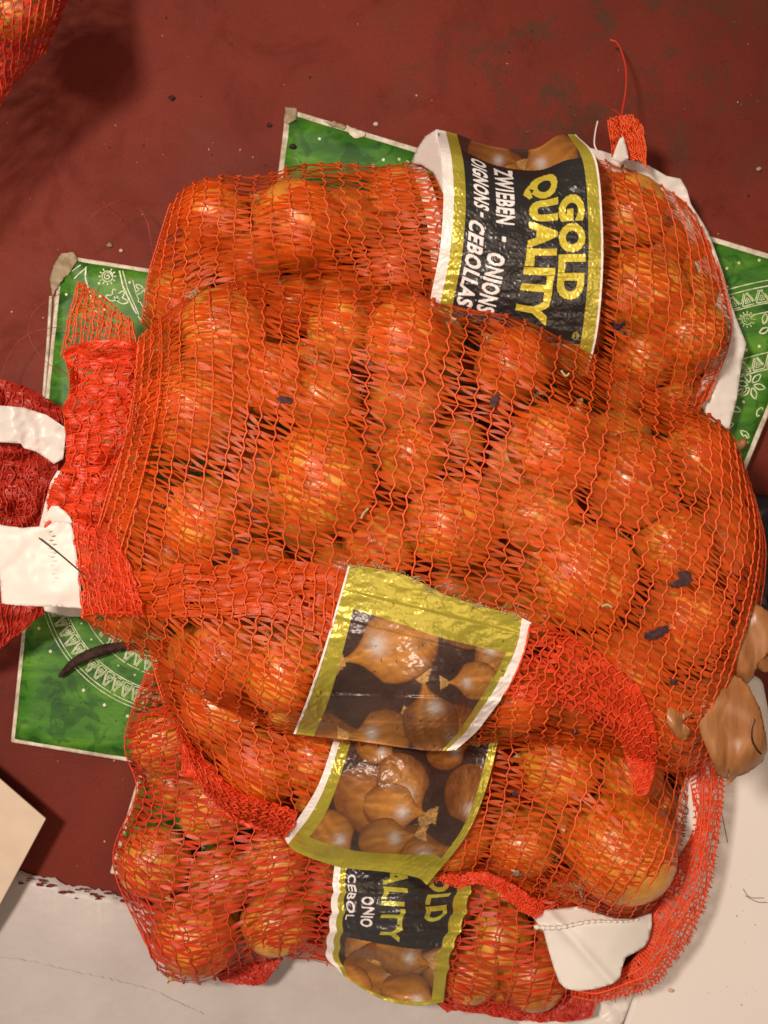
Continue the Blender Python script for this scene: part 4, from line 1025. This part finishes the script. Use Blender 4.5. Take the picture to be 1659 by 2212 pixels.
def copyright_mark(A, s, t, s0, t0, rs, rt, col):
    r = np.hypot((s - s0) / rs, (t - t0) / rt); th = np.arctan2((s - s0) / rs, -(t - t0) / rt)
    m = ((r > .82) & (r < 1.0)) | ((r > .38) & (r < .62) & ~((np.abs(np.arctan2((s - s0) / rs, (t - t0) / rt)) < .7)))
    return np.where(m[..., None], col, A)

# lettered label round the top bag
def art_top(s, t, x, y):
    A = paint_onions(x, y, [(1090, 372, 55, 200, .1, .3), (1190, 340, 60, 150, 0, .1), (1060, 330, 50, 20, .2, .5), (1230, 760, 60, 200, .2, .1), (1150, 740, 60, 30, .2, .2)], 3)
    top = .085 + .10 * np.clip(s - .2, 0, 1); blk = (t > top + .02) & (t < .84)
    A = np.where(blk[..., None], BLACK, A); g = np.zeros(s.shape)
    nS, nT = s.shape
    gm = np.zeros(s.shape, bool); wm = np.zeros(s.shape, bool)
    paint_text(gm, 'GOLD', .305, .675, .705, .88, nS, nT, bold=.058)
    paint_text(gm, 'QUALITY', .185, .775, .52, .71, nS, nT, slope=-.055, bold=.054)
    paint_text(wm, 'ZWIEBEN', .145, .405, .385, .475, nS, nT, slope=-.02, bold=.034)
    paint_text(wm, '-', .455, .475, .415, .432, nS, nT, bold=.034)
    paint_text(wm, 'ONIONS', .525, .775, .345, .435, nS, nT, slope=-.03, bold=.034)
    paint_text(wm, 'OIGNONS', .13, .37, .262, .348, nS, nT, slope=-.02, bold=.034)
    paint_text(wm, '-', .385, .405, .295, .312, nS, nT, bold=.034)
    paint_text(wm, 'CEBOLLAS', .43, .775, .232, .322, nS, nT, slope=-.02, bold=.034)
    A = np.where(gm[..., None], np.array((.62, .52, .05)), A); g = np.where(gm, .6, g)
    A = np.where(wm[..., None], np.array((.80, .77, .76)), A)
    A = copyright_mark(A, s, t, .862, .805, .022, .016, np.array((.4, .34, .06)))
    A2, g2 = stripes(s, x, y, A, [(0, .105, WHITE, 0), (.105, .205, GOLD, 1), (.90, .985, GOLD, 1), (.985, 1, WHITE, 0)])
    return A2, np.maximum(g, g2)
lt = [[(943, 279), (953, 340), (958, 430), (950, 540), (930, 645), (912, 760)], [(985, 289), (1000, 355), (1004, 450), (995, 560), (975, 665), (958, 780)], [(1060, 315), (1075, 385), (1080, 480), (1072, 590), (1052, 690), (1035, 800)],
      [(1150, 322), (1165, 388), (1170, 485), (1164, 600), (1145, 712), (1130, 815)], [(1205, 292), (1230, 360), (1238, 480), (1236, 600), (1222, 722), (1205, 815)], [(1244, 290), (1288, 345), (1302, 480), (1302, 600), (1290, 722), (1268, 812)]]
def z_top(x, y, s, t):
    base = np.interp(t, [0, .06, .15, .3, .5, .7, .85, 1], [.074, .098, .116, .124, .126, .117, .104, .09])
    dent = -.016 * np.exp(-(((s - .55) / .22) ** 2 + ((t - .10) / .12) ** 2))
    return np.maximum(base + dent, p2.z_at(x, y) + .004)
lab2, pl2 = label_sheet('printed_label', lt, bag2, art_top, z_top, 300, 400, wr=.0011, seed=4, relax=8, over=p2)
# pale inner side of the label loop and the sewn white strip seen under the net
sheet_poly('label_inside', [(888, 352), (900, 322), (918, 295), (943, 279), (950, 320), (957, 365), (958, 420), (935, 372), (910, 356)], lambda x, y: .062 + .0 * x + np.interp(x, [888, 957], [0, .04]), M['white_film'], bag2, step=6)
strip = np.array([(885, 356), (902, 400), (916, 450), (925, 500), (930, 550), (934, 590)]); wd_ = 30
pl = [[(x, y) for x, y in strip], [(x + wd_, y - 4) for x, y in strip]]
ps = Patch(pl, 24, 90); ps.z = p2.z_at(ps.px[..., 0], ps.px[..., 1]) - .0022 + .0011 * np.sign(np.sin(np.linspace(0, 60, 90)))[None]; ps.finish()
i, j = np.meshgrid(np.arange(23), np.arange(89), indexing='ij'); q = np.stack([i * 90 + j, i * 90 + j + 1, (i + 1) * 90 + j + 1, (i + 1) * 90 + j], -1).reshape(-1, 4)
link('pleated_strip', raw_mesh('pleated_strip', ps.G.reshape(-1, 3), q), M['white_film'], bag2)
# crumpled white film down the right side of the top bag
film = [(1270, 318), (1300, 326), (1345, 340), (1380, 350), (1402, 358), (1440, 380), (1470, 386), (1484, 410), (1492, 440), (1530, 500), (1562, 590), (1580, 660), (1612, 742), (1600, 800), (1592, 860), (1575, 928), (1530, 905), (1505, 860), (1530, 790), (1548, 720), (1530, 640), (1490, 540), (1420, 440), (1320, 380)]
sheet_poly('white_film', film, lambda x, y: .040 + .012 * np.interp(y, [320, 600, 930], [1, .3, 0]) + .004 * n2(x, y, .02, 3) + .0016 * n2(x, y, .06, 5), M['white_film'], bag2, step=7)
sheet_poly('white_tag', [(1322, 345), (1328, 325), (1338, 300), (1346, 294), (1354, 320), (1358, 342), (1340, 352)], lambda x, y: .086 + .003 * n2(x, y, .05, 1), M['white_film'], bag2, step=6)

# gold edged picture label on the big bag
def art_mid(s, t, x, y):
    A = paint_onions(x, y, [(1010, 1330, 84, 200, .3, .5), (1075, 1425, 60, 225, .1, .45), (700, 1620, 90, 340, .3, .6), (985, 1590, 80, 200, .1, .5), (1028, 1470, 48, 176, -.1, .02),
                           (830, 1585, 62, 178, .05, .05), (930, 1560, 70, 260, .2, .45), (856, 1398, 92, 166, .15, .0)], 6)
    stp = np.where(t > .80, 0.0, 0)
    A = np.where((t < .285)[..., None], GOLD * (.96 + .1 * n2(x, y, .01, 4))[..., None], A); g = np.where(t < .285, 1.0, 0.0)
    shift = np.where(y > 1505 + 0 * x, .035, np.where(y > 1462, .02, 0))
    rr = s + shift * np.clip((s - .6) / .3, 0, 1)
    A2, g2 = stripes(rr, x, y, A, [(.02, .135, GOLD, 1), (.835, .905, GOLD, 1), (.905, 1.1, WHITE, 0)])
    A2, g3 = stripes(s, x, y, A2, [(0, .016, WHITE, 0)])
    g4 = np.where((rr > .905) | (s < .016), 0, np.maximum(g, g2))
    # dark folds and specks of dirt printed nowhere: small stains
    st = n2(x, y, .11, 31) * n2(x, y, .3, 32) > .42
    A2 = np.where((st & (s > .05) & (s < .9))[..., None], A2 * .25, A2)
    return A2, g4
lm = [[(752, 1222), (733, 1290), (702, 1395), (668, 1500), (634, 1585)], [(800, 1226), (778, 1305), (752, 1410), (722, 1515), (690, 1592)], [(880, 1244), (862, 1332), (838, 1430), (808, 1530), (780, 1602)],
      [(960, 1284), (945, 1362), (920, 1450), (890, 1545), (862, 1614)], [(1050, 1312), (1034, 1385), (1004, 1468), (964, 1560), (925, 1622)], [(1110, 1328), (1096, 1398), (1058, 1482), (1005, 1568), (958, 1622)], [(1148, 1345), (1135, 1402), (1094, 1490), (1036, 1572), (985, 1620)]]
zmid = lambda x, y, s, t: np.maximum(p1.z_at(x, y) + .006, .160 - .028 * t)
lab1, pl1 = label_sheet('printed_label', lm, bag1, art_mid, zmid, 300, 300, wr=.0007, seed=9, relax=10, over=p1)
me = lab1.data; co = np.empty(len(me.vertices) * 3, np.float32); me.vertices.foreach_get('co', co); co = co.reshape(300, 300, 3)
yy = pl1.px[..., 1]; xx = pl1.px[..., 0]
for y0, amp, wdt in ((1503, .0028, 5), (1462, .0016, 5), (1560, .0018, 9), (1300, .0012, 8), (1365, -.0010, 7)):
    f = yy - y0 - (xx - 850) * (.03 if y0 > 1400 else .25)
    co[..., 2] += amp * (np.tanh(f / 3.0) * .6 + .4) * np.exp(-np.abs(f) / (wdt * 3)) * (np.clip((xx - 900) / 150, 0, 1) if y0 == 1462 else 1)
me.vertices.foreach_set('co', co.ravel()); me.update()
# frayed sewn thread along its top edge
parts = []
top = np.array([(752, 1222), (800, 1220), (846, 1231), (880, 1242), (917, 1268), (960, 1282), (1024, 1303), (1060, 1312), (1119, 1330)], float)
for k in range(90):
    t = R0.uniform(0, 8); x, y = catmull(top, np.array([t]))[0]; z = float(pl1.z_at(np.array([x]), np.array([y]))[0]) + .001
    a = R0.uniform(0, 6.28); l = abs(R0.normal(5, 4)) + 2
    P = catmull(np.array([(x, y, z), (x + l * math.cos(a), y + l * .6 * math.sin(a), z + .001), (x + 1.6 * l * math.cos(a + .8), y + l * math.sin(a + .8), z + .0005)]), np.linspace(0, 2, 6))
    parts.append(tube_arrays(W(P[:, 0], P[:, 1], P[:, 2]), .00022, 4))
v, q = join(parts); link('frayed_thread', raw_mesh('frayed_thread', v, q, True), M['straw'], bag1, 'stuff')
tube_obj('thread_knot', [(1090, 1312, .162), (1100, 1300, .164), (1112, 1296, .165), (1108, 1306, .166), (1122, 1302, .165), (1118, 1312, .163), (1130, 1318, .161)], 0.0011, M['straw'], bag1, n=40)

# picture label on the third bag
def art_thd(s, t, x, y):
    A = paint_onions(x, y, [(1020, 1720, 70, 80, .1, .6), (965, 1625, 44, 340, .1, .35), (810, 1612, 46, 40, 0, .05), (800, 1730, 84, 35, -.1, .45), (870, 1690, 66, 60, .1, .3), (880, 1850, 80, 350, .1, .5), (845, 1745, 62, 10, .1, .15), (830, 1815, 56, 350, .0, .2), (715, 1800, 56, 50, -.1, 0)], 8)
    A2, g2 = stripes(s, x, y, A, [(0, .10, WHITE, 0), (.10, .205, GOLD, 1), (.905, 1, GOLD, 1)])
    b = (t > .885) & (s > .10); A2 = np.where(b[..., None], GOLD, A2); g2 = np.where(b, 1, g2)
    blk = (t < .175 + .04 * (1 - s)) & (s > .72) & (s < .905); A2 = np.where(blk[..., None], BLACK * 1.3, A2)
    A2 = copyright_mark(A2, s, t, .862, .165, .022, .015, np.array((.4, .34, .06)))
    return A2, g2
l3 = [[(738, 1520), (720, 1600), (690, 1690), (655, 1752), (612, 1808)], [(775, 1520), (756, 1600), (726, 1696), (694, 1768), (640, 1840)], [(850, 1520), (836, 1600), (812, 1710), (782, 1792), (730, 1872)], [(950, 1520), (940, 1600), (920, 1712), (895, 1800), (835, 1884)],
      [(1040, 1520), (1032, 1600), (1008, 1700), (975, 1790), (900, 1896)], [(1086, 1520), (1077, 1596), (1048, 1710), (1005, 1808), (922, 1912)]]
lab3, pl3 = label_sheet('printed_label', l3, bag3, art_thd, lambda x, y, s, t: np.maximum(p3.z_at(x, y) + .005, .112 - .012 * t), 250, 260, wr=.0010, seed=14, relax=10, over=p3)
# pleated label of the lowest bag
def art_low(s, t, x, y):
    A = paint_onions(x, y, [(800, 2040, 60, 330, .1, .1), (960, 2090, 60, 200, .1, .4), (820, 2110, 90, 345, .1, .4), (760, 2130, 50, 60, 0, .1), (880, 2150, 60, 20, .1, .25), (862, 2060, 56, 20, .0, .15)], 12)
    blk = (t < .60 + .10 * (s - .3)); A = np.where(blk[..., None], BLACK * 1.6, A); g = np.zeros(s.shape)
    nS, nT = s.shape; gm = np.zeros(s.shape, bool); wm = np.zeros(s.shape, bool)
    paint_text(gm, 'GOLD', .05, .475, .72, .86, nS, nT, bold=.034)
    paint_text(gm, 'QUALITY', -.12, .60, .44, .60, nS, nT, bold=.028)
    paint_text(wm, 'ONIO', .33, .51, .345, .42, nS, nT, bold=.025)
    paint_text(wm, 'CEBOL', .20, .475, .225, .295, nS, nT, bold=.025)
    A = np.where(gm[..., None], np.array((.46, .44, .06)), A); g = np.where(gm, .5, g); A = np.where(wm[..., None], np.array((.72, .68, .68)), A)
    A2, g2 = stripes(s, x, y, A, [(0, .11, WHITE, 0), (.11, .20, GOLD, 1), (.90, 1, GOLD, 1)])
    b = (t > .975) & (s > .15); A2 = np.where(b[..., None], GOLD, A2); g2 = np.where(b, 1, g2)
    return A2, np.maximum(g, g2)
l4 = [[(728, 1830), (719, 1900), (711, 1992), (703, 2060), (726, 2094)], [(765, 1832), (756, 1905), (750, 1995), (742, 2065), (762, 2122)], [(850, 1834), (840, 1912), (832, 2000), (822, 2080), (824, 2158)],
      [(945, 1836), (935, 1916), (920, 2000), (900, 2085), (890, 2172)], [(1032, 1840), (1018, 1905), (998, 1992), (972, 2062), (958, 2166)]]
lab4, pl4 = label_sheet('printed_label', l4, bag4, art_low, lambda x, y, s, t: np.maximum(p4.z_at(x, y) + .004, .082 - .018 * t), 250, 280, wr=.0012, seed=19, relax=8, over=p4)
me = lab4.data; co = np.empty(len(me.vertices) * 3, np.float32); me.vertices.foreach_get('co', co); co = co.reshape(250, 280, 3)
yy = pl4.px[..., 1]
for y0, amp in ((1925, .0022), (1968, .0030), (2010, .0022), (2046, .0016), (2090, .0012)):
    f = yy - y0; co[..., 2] += amp * np.exp(-(f / 9) ** 2)
    co[..., 0] += .0016 * np.exp(-(f / 9) ** 2)
me.vertices.foreach_set('co', co.ravel()); me.update()

# ------------------------------------------------------------------ white paper tags
tg = sheet_poly('paper_tag', [(-6, 1132), (20, 1137), (52, 1140), (96, 1136), (100, 1128), (128, 1126), (152, 1128), (160, 1160), (166, 1200), (172, 1260), (180, 1314), (120, 1311), (40, 1308), (4, 1304), (0, 1250), (-4, 1190)],
        lambda x, y: .146 + .0022 * n2(x, y, .012, 2) + .0028 * np.abs(np.sin((x * .7 + y) * .020 + .8 * n2(x, y, .01, 8))) + .0008 * n2(x, y, .05, 3) + np.interp(y, [1120, 1150], [-.002, 0]), M['tag'], bag1, step=6, jag=.5)
sheet_poly('paper_tag', [(92, 1128), (102, 1108), (112, 1094), (126, 1092), (140, 1104), (152, 1116), (160, 1138), (130, 1140)], lambda x, y: .140 + .002 * n2(x, y, .04, 2), M['tag'], bag1, step=6, jag=.8)
sheet_poly('paper_tag', [(84, 1142), (96, 1090), (110, 1040), (124, 1016), (134, 1018), (128, 1060), (116, 1110), (108, 1150)], lambda x, y: .105 + .002 * n2(x, y, .04, 2), M['tag'], bag1, step=6)
parts = []
for k in range(17):
    y = 1146 + k * 9.2; x = 104 + (y - 1146) * .12 + (k % 2) * 6
    parts.append(tube_arrays(W(np.array([x - 7, x, x + 7]), np.array([y, y + 1.5, y + 1]), np.array([.1487, .1495, .1487])), np.array([.0003, .0007, .0003]), 6))
v, q = join(parts); link('stitch_row', raw_mesh('stitch_row', v, q, True), M['tag'], bag1, 'stuff')
tube_obj('red_thread_end', [(96, 1142, .146), (102, 1132, .147), (110, 1126, .146)], .0014, M['cord_red'], bag1, n=12)
hr = tube_obj('dark_hair', [(84, 1162, .150), (130, 1198, .150), (180, 1240, .150), (225, 1268, .152), (258, 1284, .155), (290, 1288, .158), (322, 1276, .158)], lambda t: .0006 * (1 - .4 * t), M['hair'], None, n=50)
tag(hr, 'thin dark bristle lying across the white paper tag at the left', 'bristle')
# white sheet wrapped on the crimson bag at the left
sheet_poly('white_wrap', [(-60, 868), (0, 876), (50, 880), (100, 896), (142, 925), (140, 960), (136, 992), (116, 1002), (100, 990), (76, 975), (52, 968), (45, 958), (0, 955), (-60, 950)],
        lambda x, y: .098 + .004 * np.sin(x * .05) + .0035 * n2(x, y, .035, 4) + .0012 * n2(x, y, .1, 5), M['white_film'], bag6, step=5)
sheet_poly('white_wrap', [(90, 1290), (180, 1300), (182, 1332), (150, 1332), (96, 1320)], lambda x, y: .070 + .001 * n2(x, y, .04, 4), M['white_film'], bag6, step=6)
# curled white tag at the lower right with its sewn seam
tagp = [(1155, 1986), (1172, 1976), (1176, 1966), (1210, 1962), (1250, 1958), (1262, 1962), (1290, 1972), (1330, 1984), (1370, 1985), (1408, 1972), (1408, 2000), (1402, 2030), (1392, 2046), (1372, 2058), (1352, 2068), (1344, 2090), (1340, 2112), (1322, 2126), (1290, 2136), (1250, 2141), (1222, 2136), (1208, 2122), (1196, 2090), (1184, 2050), (1174, 2012)]
def z_tag(x, y):
    d = (x - 1265) + (y - 2060) * -.9
    return .100 + .014 * np.clip(1 - ((x - 1275) / 130) ** 2, 0, 1) + .004 * np.exp(-(d / 14) ** 2) + .0015 * n2(x, y, .02, 6) + np.interp(y, [1960, 1995, 2140], [-.010, 0, -.004])
sheet_poly('folded_tag', tagp, z_tag, M['tag'], bag3, step=6)
sm = np.linspace(0, 1, 120); sx = 1156 + 232 * sm; sy = 2002 - 6 * sm - 14 * sm ** 2 + 4 * np.sin(sm * 9)
P = W(sx, sy, z_tag(sx, sy) + .0012 + .0007 * np.sin(sm * 120)); v, q = tube_arrays(P, .0012 * (1 + .28 * np.sin(sm * 95)) * np.interp(sm, [0, .04, .7, 1], [1.4, 1.5, .9, .5]), 7)
link('sewn_seam', raw_mesh('sewn_seam', v, q, True), M['tag'], bag3)
# white inner label behind the rolled hem, with its black print
sheet_poly('inner_label', [(1478, 1680), (1505, 1670), (1512, 1720), (1510, 1800), (1500, 1860), (1490, 1900), (1462, 1870), (1458, 1800), (1465, 1730)], lambda x, y: .084 + .006 * np.clip((x - 1460) / 45, 0, 1), M['white_film'], bag3, step=6)
def flat_text(s, x0, y0, length, height, z, parent, ang=90):
    V, T, mx = text_tris(s, .01)
    a = math.radians(ang); lx = V[:, 0] / mx[0] * length; ly = V[:, 1] / mx[1] * height
    X = x0 + lx * math.cos(a) + ly * math.sin(a); Y = y0 + lx * math.sin(a) - ly * math.cos(a)
    return link('lettering', raw_mesh('lettering', W(X, Y, z), T), M['ink'], parent)
flat_text('Origin', 1474, 1742, 66, 13, .0915, bag3, 93)
# pale plastic under the bottom rim
pw = sheet_poly('pale_plastic_bag', [(1108, 2178), (1130, 2165), (1240, 2160), (1330, 2140), (1372, 2110), (1368, 2150), (1345, 2212), (1320, 2290), (1160, 2300), (1130, 2240)], lambda x, y: .040 + .006 * n2(x, y, .018, 7) + .002 * n2(x, y, .06, 8), M['white_film'], None, step=8)
tag(pw, 'pale bluish plastic bag sticking out under the bottom rim beside the cream panel', 'plastic bag')

# ------------------------------------------------------------------ loose onion skins
def skin_piece(name, outline, z0, h, cx, cy, rx, ry, parent=None, jag=.7, seed=0, tip=None):
    tip = tip or (cx, cy + ry)
    def rid(x, y):
        a = np.arctan2(x - tip[0], tip[1] - y); d = np.hypot(x - tip[0], y - tip[1])
        return .0050 * np.abs(np.sin(a * 2.9 + .35 * n2(x, y, .02, seed + 4))) * np.clip(d / 40, 0, 1)
    zf = lambda x, y: z0 + h * np.sqrt(np.clip(1 - ((x - cx) / rx) ** 2 - ((y - cy) / ry) ** 2, 0, 1)) + rid(x, y) + .0026 * n2(x, y, .016, seed) + .0030 * np.abs(n2(x, y * .6, .020, seed + 1))
    return sheet_poly(name, outline, zf, M['skin'], parent, step=5, jag=jag, seed=seed, thick=.00025)
big = skin_piece('loose_onion_skin', [(1479, 1532), (1496, 1474), (1530, 1456), (1573, 1449), (1600, 1464), (1619, 1484), (1643, 1532), (1655, 1588), (1658, 1620), (1648, 1646), (1611, 1672), (1592, 1678), (1568, 1700), (1572, 1682), (1584, 1642), (1570, 1684), (1549, 1674), (1534, 1636), (1516, 1592), (1508, 1567)], .176, .020, 1575, 1560, 95, 125, None, .5, 41)
tag(big, 'large cupped golden brown onion skin at the lower right edge of the big bag', 'onion skin', 'loose onion skins')
tube_obj('dark_crack', [(1630, 1553, .2035), (1624, 1580, .2035), (1626, 1602, .2015), (1636, 1620, .1965), (1643, 1628, .1905)], lambda t: .0003 + .0006 * t, M['stick'], big, n=20)
up = skin_piece('loose_onion_skin', [(1620, 1295), (1664, 1322), (1700, 1340), (1700, 1416), (1660, 1410), (1638, 1432), (1628, 1462), (1614, 1479), (1575, 1450), (1576, 1397), (1593, 1339), (1608, 1326)], .172, .018, 1630, 1385, 75, 100, None, .8, 45)
tag(up, 'crinkled brown onion skin above the large cupped one at the right edge', 'onion skin', 'loose onion skins')
sm_ = skin_piece('loose_onion_skin', [(1442, 1519), (1470, 1526), (1498, 1541), (1474, 1556), (1492, 1580), (1480, 1601), (1458, 1590), (1439, 1560)], .198, .004, 1475, 1550, 42, 46, None, .8, 47)
tag(sm_, 'small torn onion skin shred left of the large cupped one', 'onion skin', 'loose onion skins')
s4 = skin_piece('loose_onion_skin', [(1640, 1400), (1662, 1385), (1690, 1400), (1690, 1450), (1650, 1452), (1630, 1440)], .178, .006, 1662, 1420, 40, 40, None, .8, 49)
tag(s4, 'pale onion skin fragment cut by the right frame edge', 'onion skin', 'loose onion skins')
s5 = skin_piece('loose_onion_skin', [(1588, 955), (1600, 946), (1616, 952), (1612, 966), (1598, 976)], .022, .003, 1600, 960, 16, 16, None, .5, 50)
tag(s5, 'tiny brown onion skin scrap on the white margin of the right green board', 'onion skin', 'loose onion skins')
s6 = skin_piece('loose_onion_skin', [(792, 1938), (800, 1912), (822, 1888), (840, 1884), (838, 1900), (815, 1918), (800, 1940)], .088, .004, 815, 1912, 30, 35, None, .3, 52)
tag(s6, 'pinkish onion skin sliver over the lettering of the lowest label', 'onion skin', 'loose onion skins')

# dark flakes lying on the nets
def flake(outline, label, pt, seed=0, mat='flake'):
    o = sheet_poly('skin_flake', outline, lambda x, y: pt.z_at(x, y) + .0032 + .0006 * n2(x, y, .1, seed), M[mat], None, step=4, jag=1.4, seed=seed, thick=.0002)
    return tag(o, label, 'skin flake', 'dark skin flakes on the nets')
flake([(596, 862), (606, 855), (622, 857), (636, 863), (630, 870), (606, 871)], 'small slate dark flake in the upper left of the big bag', p1, 1)
flake([(1062, 858), (1072, 850), (1079, 858), (1072, 872), (1080, 876), (1068, 880), (1058, 872)], 'tiny purple flake in the upper right half of the big bag', p1, 2)
flake([(1462, 1238), (1475, 1231), (1490, 1236), (1494, 1252), (1486, 1264), (1472, 1268), (1450, 1270), (1442, 1262), (1456, 1258), (1466, 1252)], 'round dark purple flake with a notch at the right of the big bag', p1, 3)
flake([(1396, 1366), (1420, 1356), (1444, 1352), (1448, 1362), (1428, 1376), (1402, 1384), (1392, 1376)], 'long grey black flake at the lower right of the big bag', p1, 4)
flake([(1322, 694), (1340, 700), (1352, 692), (1348, 706), (1334, 716), (1326, 708)], 'dark flake on the top bag right of the label', p2, 5)
flake([(500, 1185), (512, 1178), (508, 1192), (516, 1186), (512, 1200), (502, 1198)], 'small curled dark flake low in the left of the big bag', p1, 6)
flake([(1106, 1712), (1118, 1708), (1122, 1716), (1110, 1722)], 'tiny purple flake on the third bag beside its label', p3, 7)
flake([(1448, 1468), (1462, 1466), (1462, 1478), (1450, 1480)], 'little dark flake left of the loose skins', p1, 8)
flake([(1235, 1576), (1248, 1572), (1250, 1584), (1238, 1586)], 'little grey flake under the curled red flap', p1, 9)
flake([(1106, 1878), (1122, 1882), (1128, 1892), (1118, 1896), (1104, 1886)], 'pale seed flake on the lower hem of the third bag', p3, 10, 'debris')
# root knot on the third bag and other plant bits
kn = tube_obj('root_knot', [(498, 1560, .128), (515, 1555, .131), (530, 1550, .132), (545, 1552, .133), (552, 1558, .132)], lambda t: .0008 + .0032 * np.exp(-((t - .95) / .16) ** 2), M['root'], None, 8, 40)
tag(kn, 'dried root knot on the pale onion left of the labels', 'root knot')
for k, pts in enumerate((((780, 1120), (786, 1108), (796, 1098)), ((1212, 800), (1222, 812), (1230, 806)), ((1300, 1310), (1312, 1306), (1322, 1312)), ((1140, 1966), (1150, 1978), (1160, 1990)))):
    ptc = p1 if k < 3 else p3
    z = float(ptc.z_at(np.array([pts[1][0]]), np.array([pts[1][1]]))[0]) + .003
    o = tube_obj('straw_bit', [(x, y, z) for x, y in pts], .0009, M['straw'], None, 5, 10)
    tag(o, ('short straw bit below the glossy yellow onion', 'yellow neck scrap near the upper edge of the big bag', 'pale scrap at the split neck of the broad onion', 'straw bit beside the folded white tag')[k], 'plant bit', 'plant bits on the nets')

# curly loose threads at the left
def thr(pts, lab, r=.00028):
    o = tube_obj('loose_thread', pts, r, M['thread_red'], None, 5, 90); return tag(o, lab, 'thread', 'loose red threads on the floor')
thr([(170, 525, .03), (182, 490, .045), (205, 462, .05), (240, 440, .045), (268, 433, .04), (300, 450, .03), (318, 480, .03), (326, 520, .03), (332, 560, .04)], 'arched thin red thread between the green board corner and the top bag', .00034)
thr([(2, 815, .03), (18, 770, .03), (50, 730, .03), (90, 712, .03), (140, 705, .035)], 'thin red thread lying over the left edge near the open mesh tail')
thr([(150, 810, .05), (110, 790, .045), (80, 760, .04), (62, 720, .04), (70, 680, .035), (100, 650, .03), (130, 635, .03)], 'wavy red thread looping from the tail over the board corner')
thr([(222, 436, .006), (240, 455, .004), (262, 476, .004)], 'short loose red thread on the floor inside the arch')

# ------------------------------------------------------------------ grit on the floor
def crumbs(n, region, rmin, rmax, mat, name, z=0.0, seed=1, flat=.5):
    R = np.random.default_rng(seed); parts = []
    for k in range(n):
        x, y = R.uniform(region[0], region[2]), R.uniform(region[1], region[3]); r = rmin * (rmax / rmin) ** (R.uniform() ** 2.2)
        a = np.linspace(0, 2 * math.pi, 6, endpoint=False) + R.uniform(0, 1)
        rr = r * R.uniform(.6, 1.3, 6); c = W(x, y, z)
        lo = c + np.stack([rr * np.cos(a), rr * np.sin(a), 0 * a], -1); hi = c + np.stack([rr * .6 * np.cos(a), rr * .6 * np.sin(a), r * flat + 0 * a], -1)
        parts.append((np.concatenate([lo, hi]), np.array([[m, (m + 1) % 6, 6 + (m + 1) % 6, 6 + m] for m in range(6)] + [[6, 7, 8, 9], [6, 9, 10, 11]])))
    v, q = join(parts); return link(name, raw_mesh(name, v, q), mat, None, 'stuff')
crumbs(90, (0, 0, 1659, 560), .0003, .0013, M['debris'], 'pale_floor_grit', 0, 1)
crumbs(90, (0, 0, 1659, 700), .0003, .0016, M['dark_debris'], 'dark_floor_grit', 0, 2)
crumbs(60, (20, 600, 300, 1900), .0003, .0010, M['debris'], 'pale_floor_grit', 0, 3)
crumbs(60, (130, 1400, 320, 1600), .0003, .0007, M['dark_debris'], 'dark_board_grit', .017, 4)
crumbs(14, (1520, 1900, 1650, 2190), .0003, .0007, M['dark_debris'], 'dark_panel_grit', .0402, 5)
for k, (x, y, r, mt, lab, z) in enumerate(((237, 529, .0026, 'debris', 'pale stone crumb above the left green board corner', 0), (262, 541, .0020, 'debris', 'smaller yellowish crumb beside the pale stone crumb', 0), (371, 211, .0028, 'dark_debris', 'dark lump on the floor near the top left bag', 0),
        (812, 268, .0022, 'debris', 'pale chip on the floor above the top board', 0), (632, 316, .0028, 'dark_debris', 'dark red lump on the corner of the top green board', .0172), (1138, 285, .0020, 'debris', 'white chip above the label of the top bag', 0),
        (1498, 1965, .0030, 'debris', 'brown crumb on the cream panel beside the rolled hem', .040), (582, 270, .0022, 'dark_debris', 'dark crumb left of the top board corner', 0), (1450, 2140, .0022, 'debris', 'tan crumb low on the cream panel', .040), (1640, 365, .0026, 'debris', 'white paper chip at the right edge of the floor', 0))):
    me_v = []
    R = random.Random(k)
    for i in range(7):
        th = math.pi * i / 6
        for j in range(9):
            ph = 2 * math.pi * j / 9; rr = r * (.8 + .4 * mnoise.noise(Vector((i * .9, j * 1.1, k * 3.3))) + .15 * R.random())
            me_v.append((rr * math.sin(th) * math.cos(ph) * 1.2, rr * math.sin(th) * math.sin(ph), rr * .7 * math.cos(th)))
    q = [[i * 9 + j, (i + 1) * 9 + j, (i + 1) * 9 + (j + 1) % 9, i * 9 + (j + 1) % 9] for i in range(6) for j in range(9)]
    o = link('grit_crumb', raw_mesh('grit_crumb', np.array(me_v), np.array(q)), M[mt]); o.location = W(x, y, z + r * .5)
    tag(o, lab, 'crumb', 'bits of grit')
tg2 = tube_obj('fine_hair', [(1558, 1752, .0405), (1566, 1790, .0405), (1572, 1820, .0405)], .00028, M['hair'], None, 4, 20)
tag(tg2, 'fine hair on the cream panel right of the rolled hem', 'hair', 'fine hairs on the panel')
for k, pts in enumerate((((1610, 1935), (1635, 1948), (1658, 1950)), ((1605, 1920), (1620, 1938), (1650, 1940)))):
    o = tube_obj('fine_hair', [(x, y, .0405) for x, y in pts], .00025, M['hair'], None, 4, 14)
    tag(o, ('lower of two fine hairs at the right edge of the cream panel', 'upper of two fine hairs at the right edge of the cream panel')[k], 'hair', 'fine hairs on the panel')
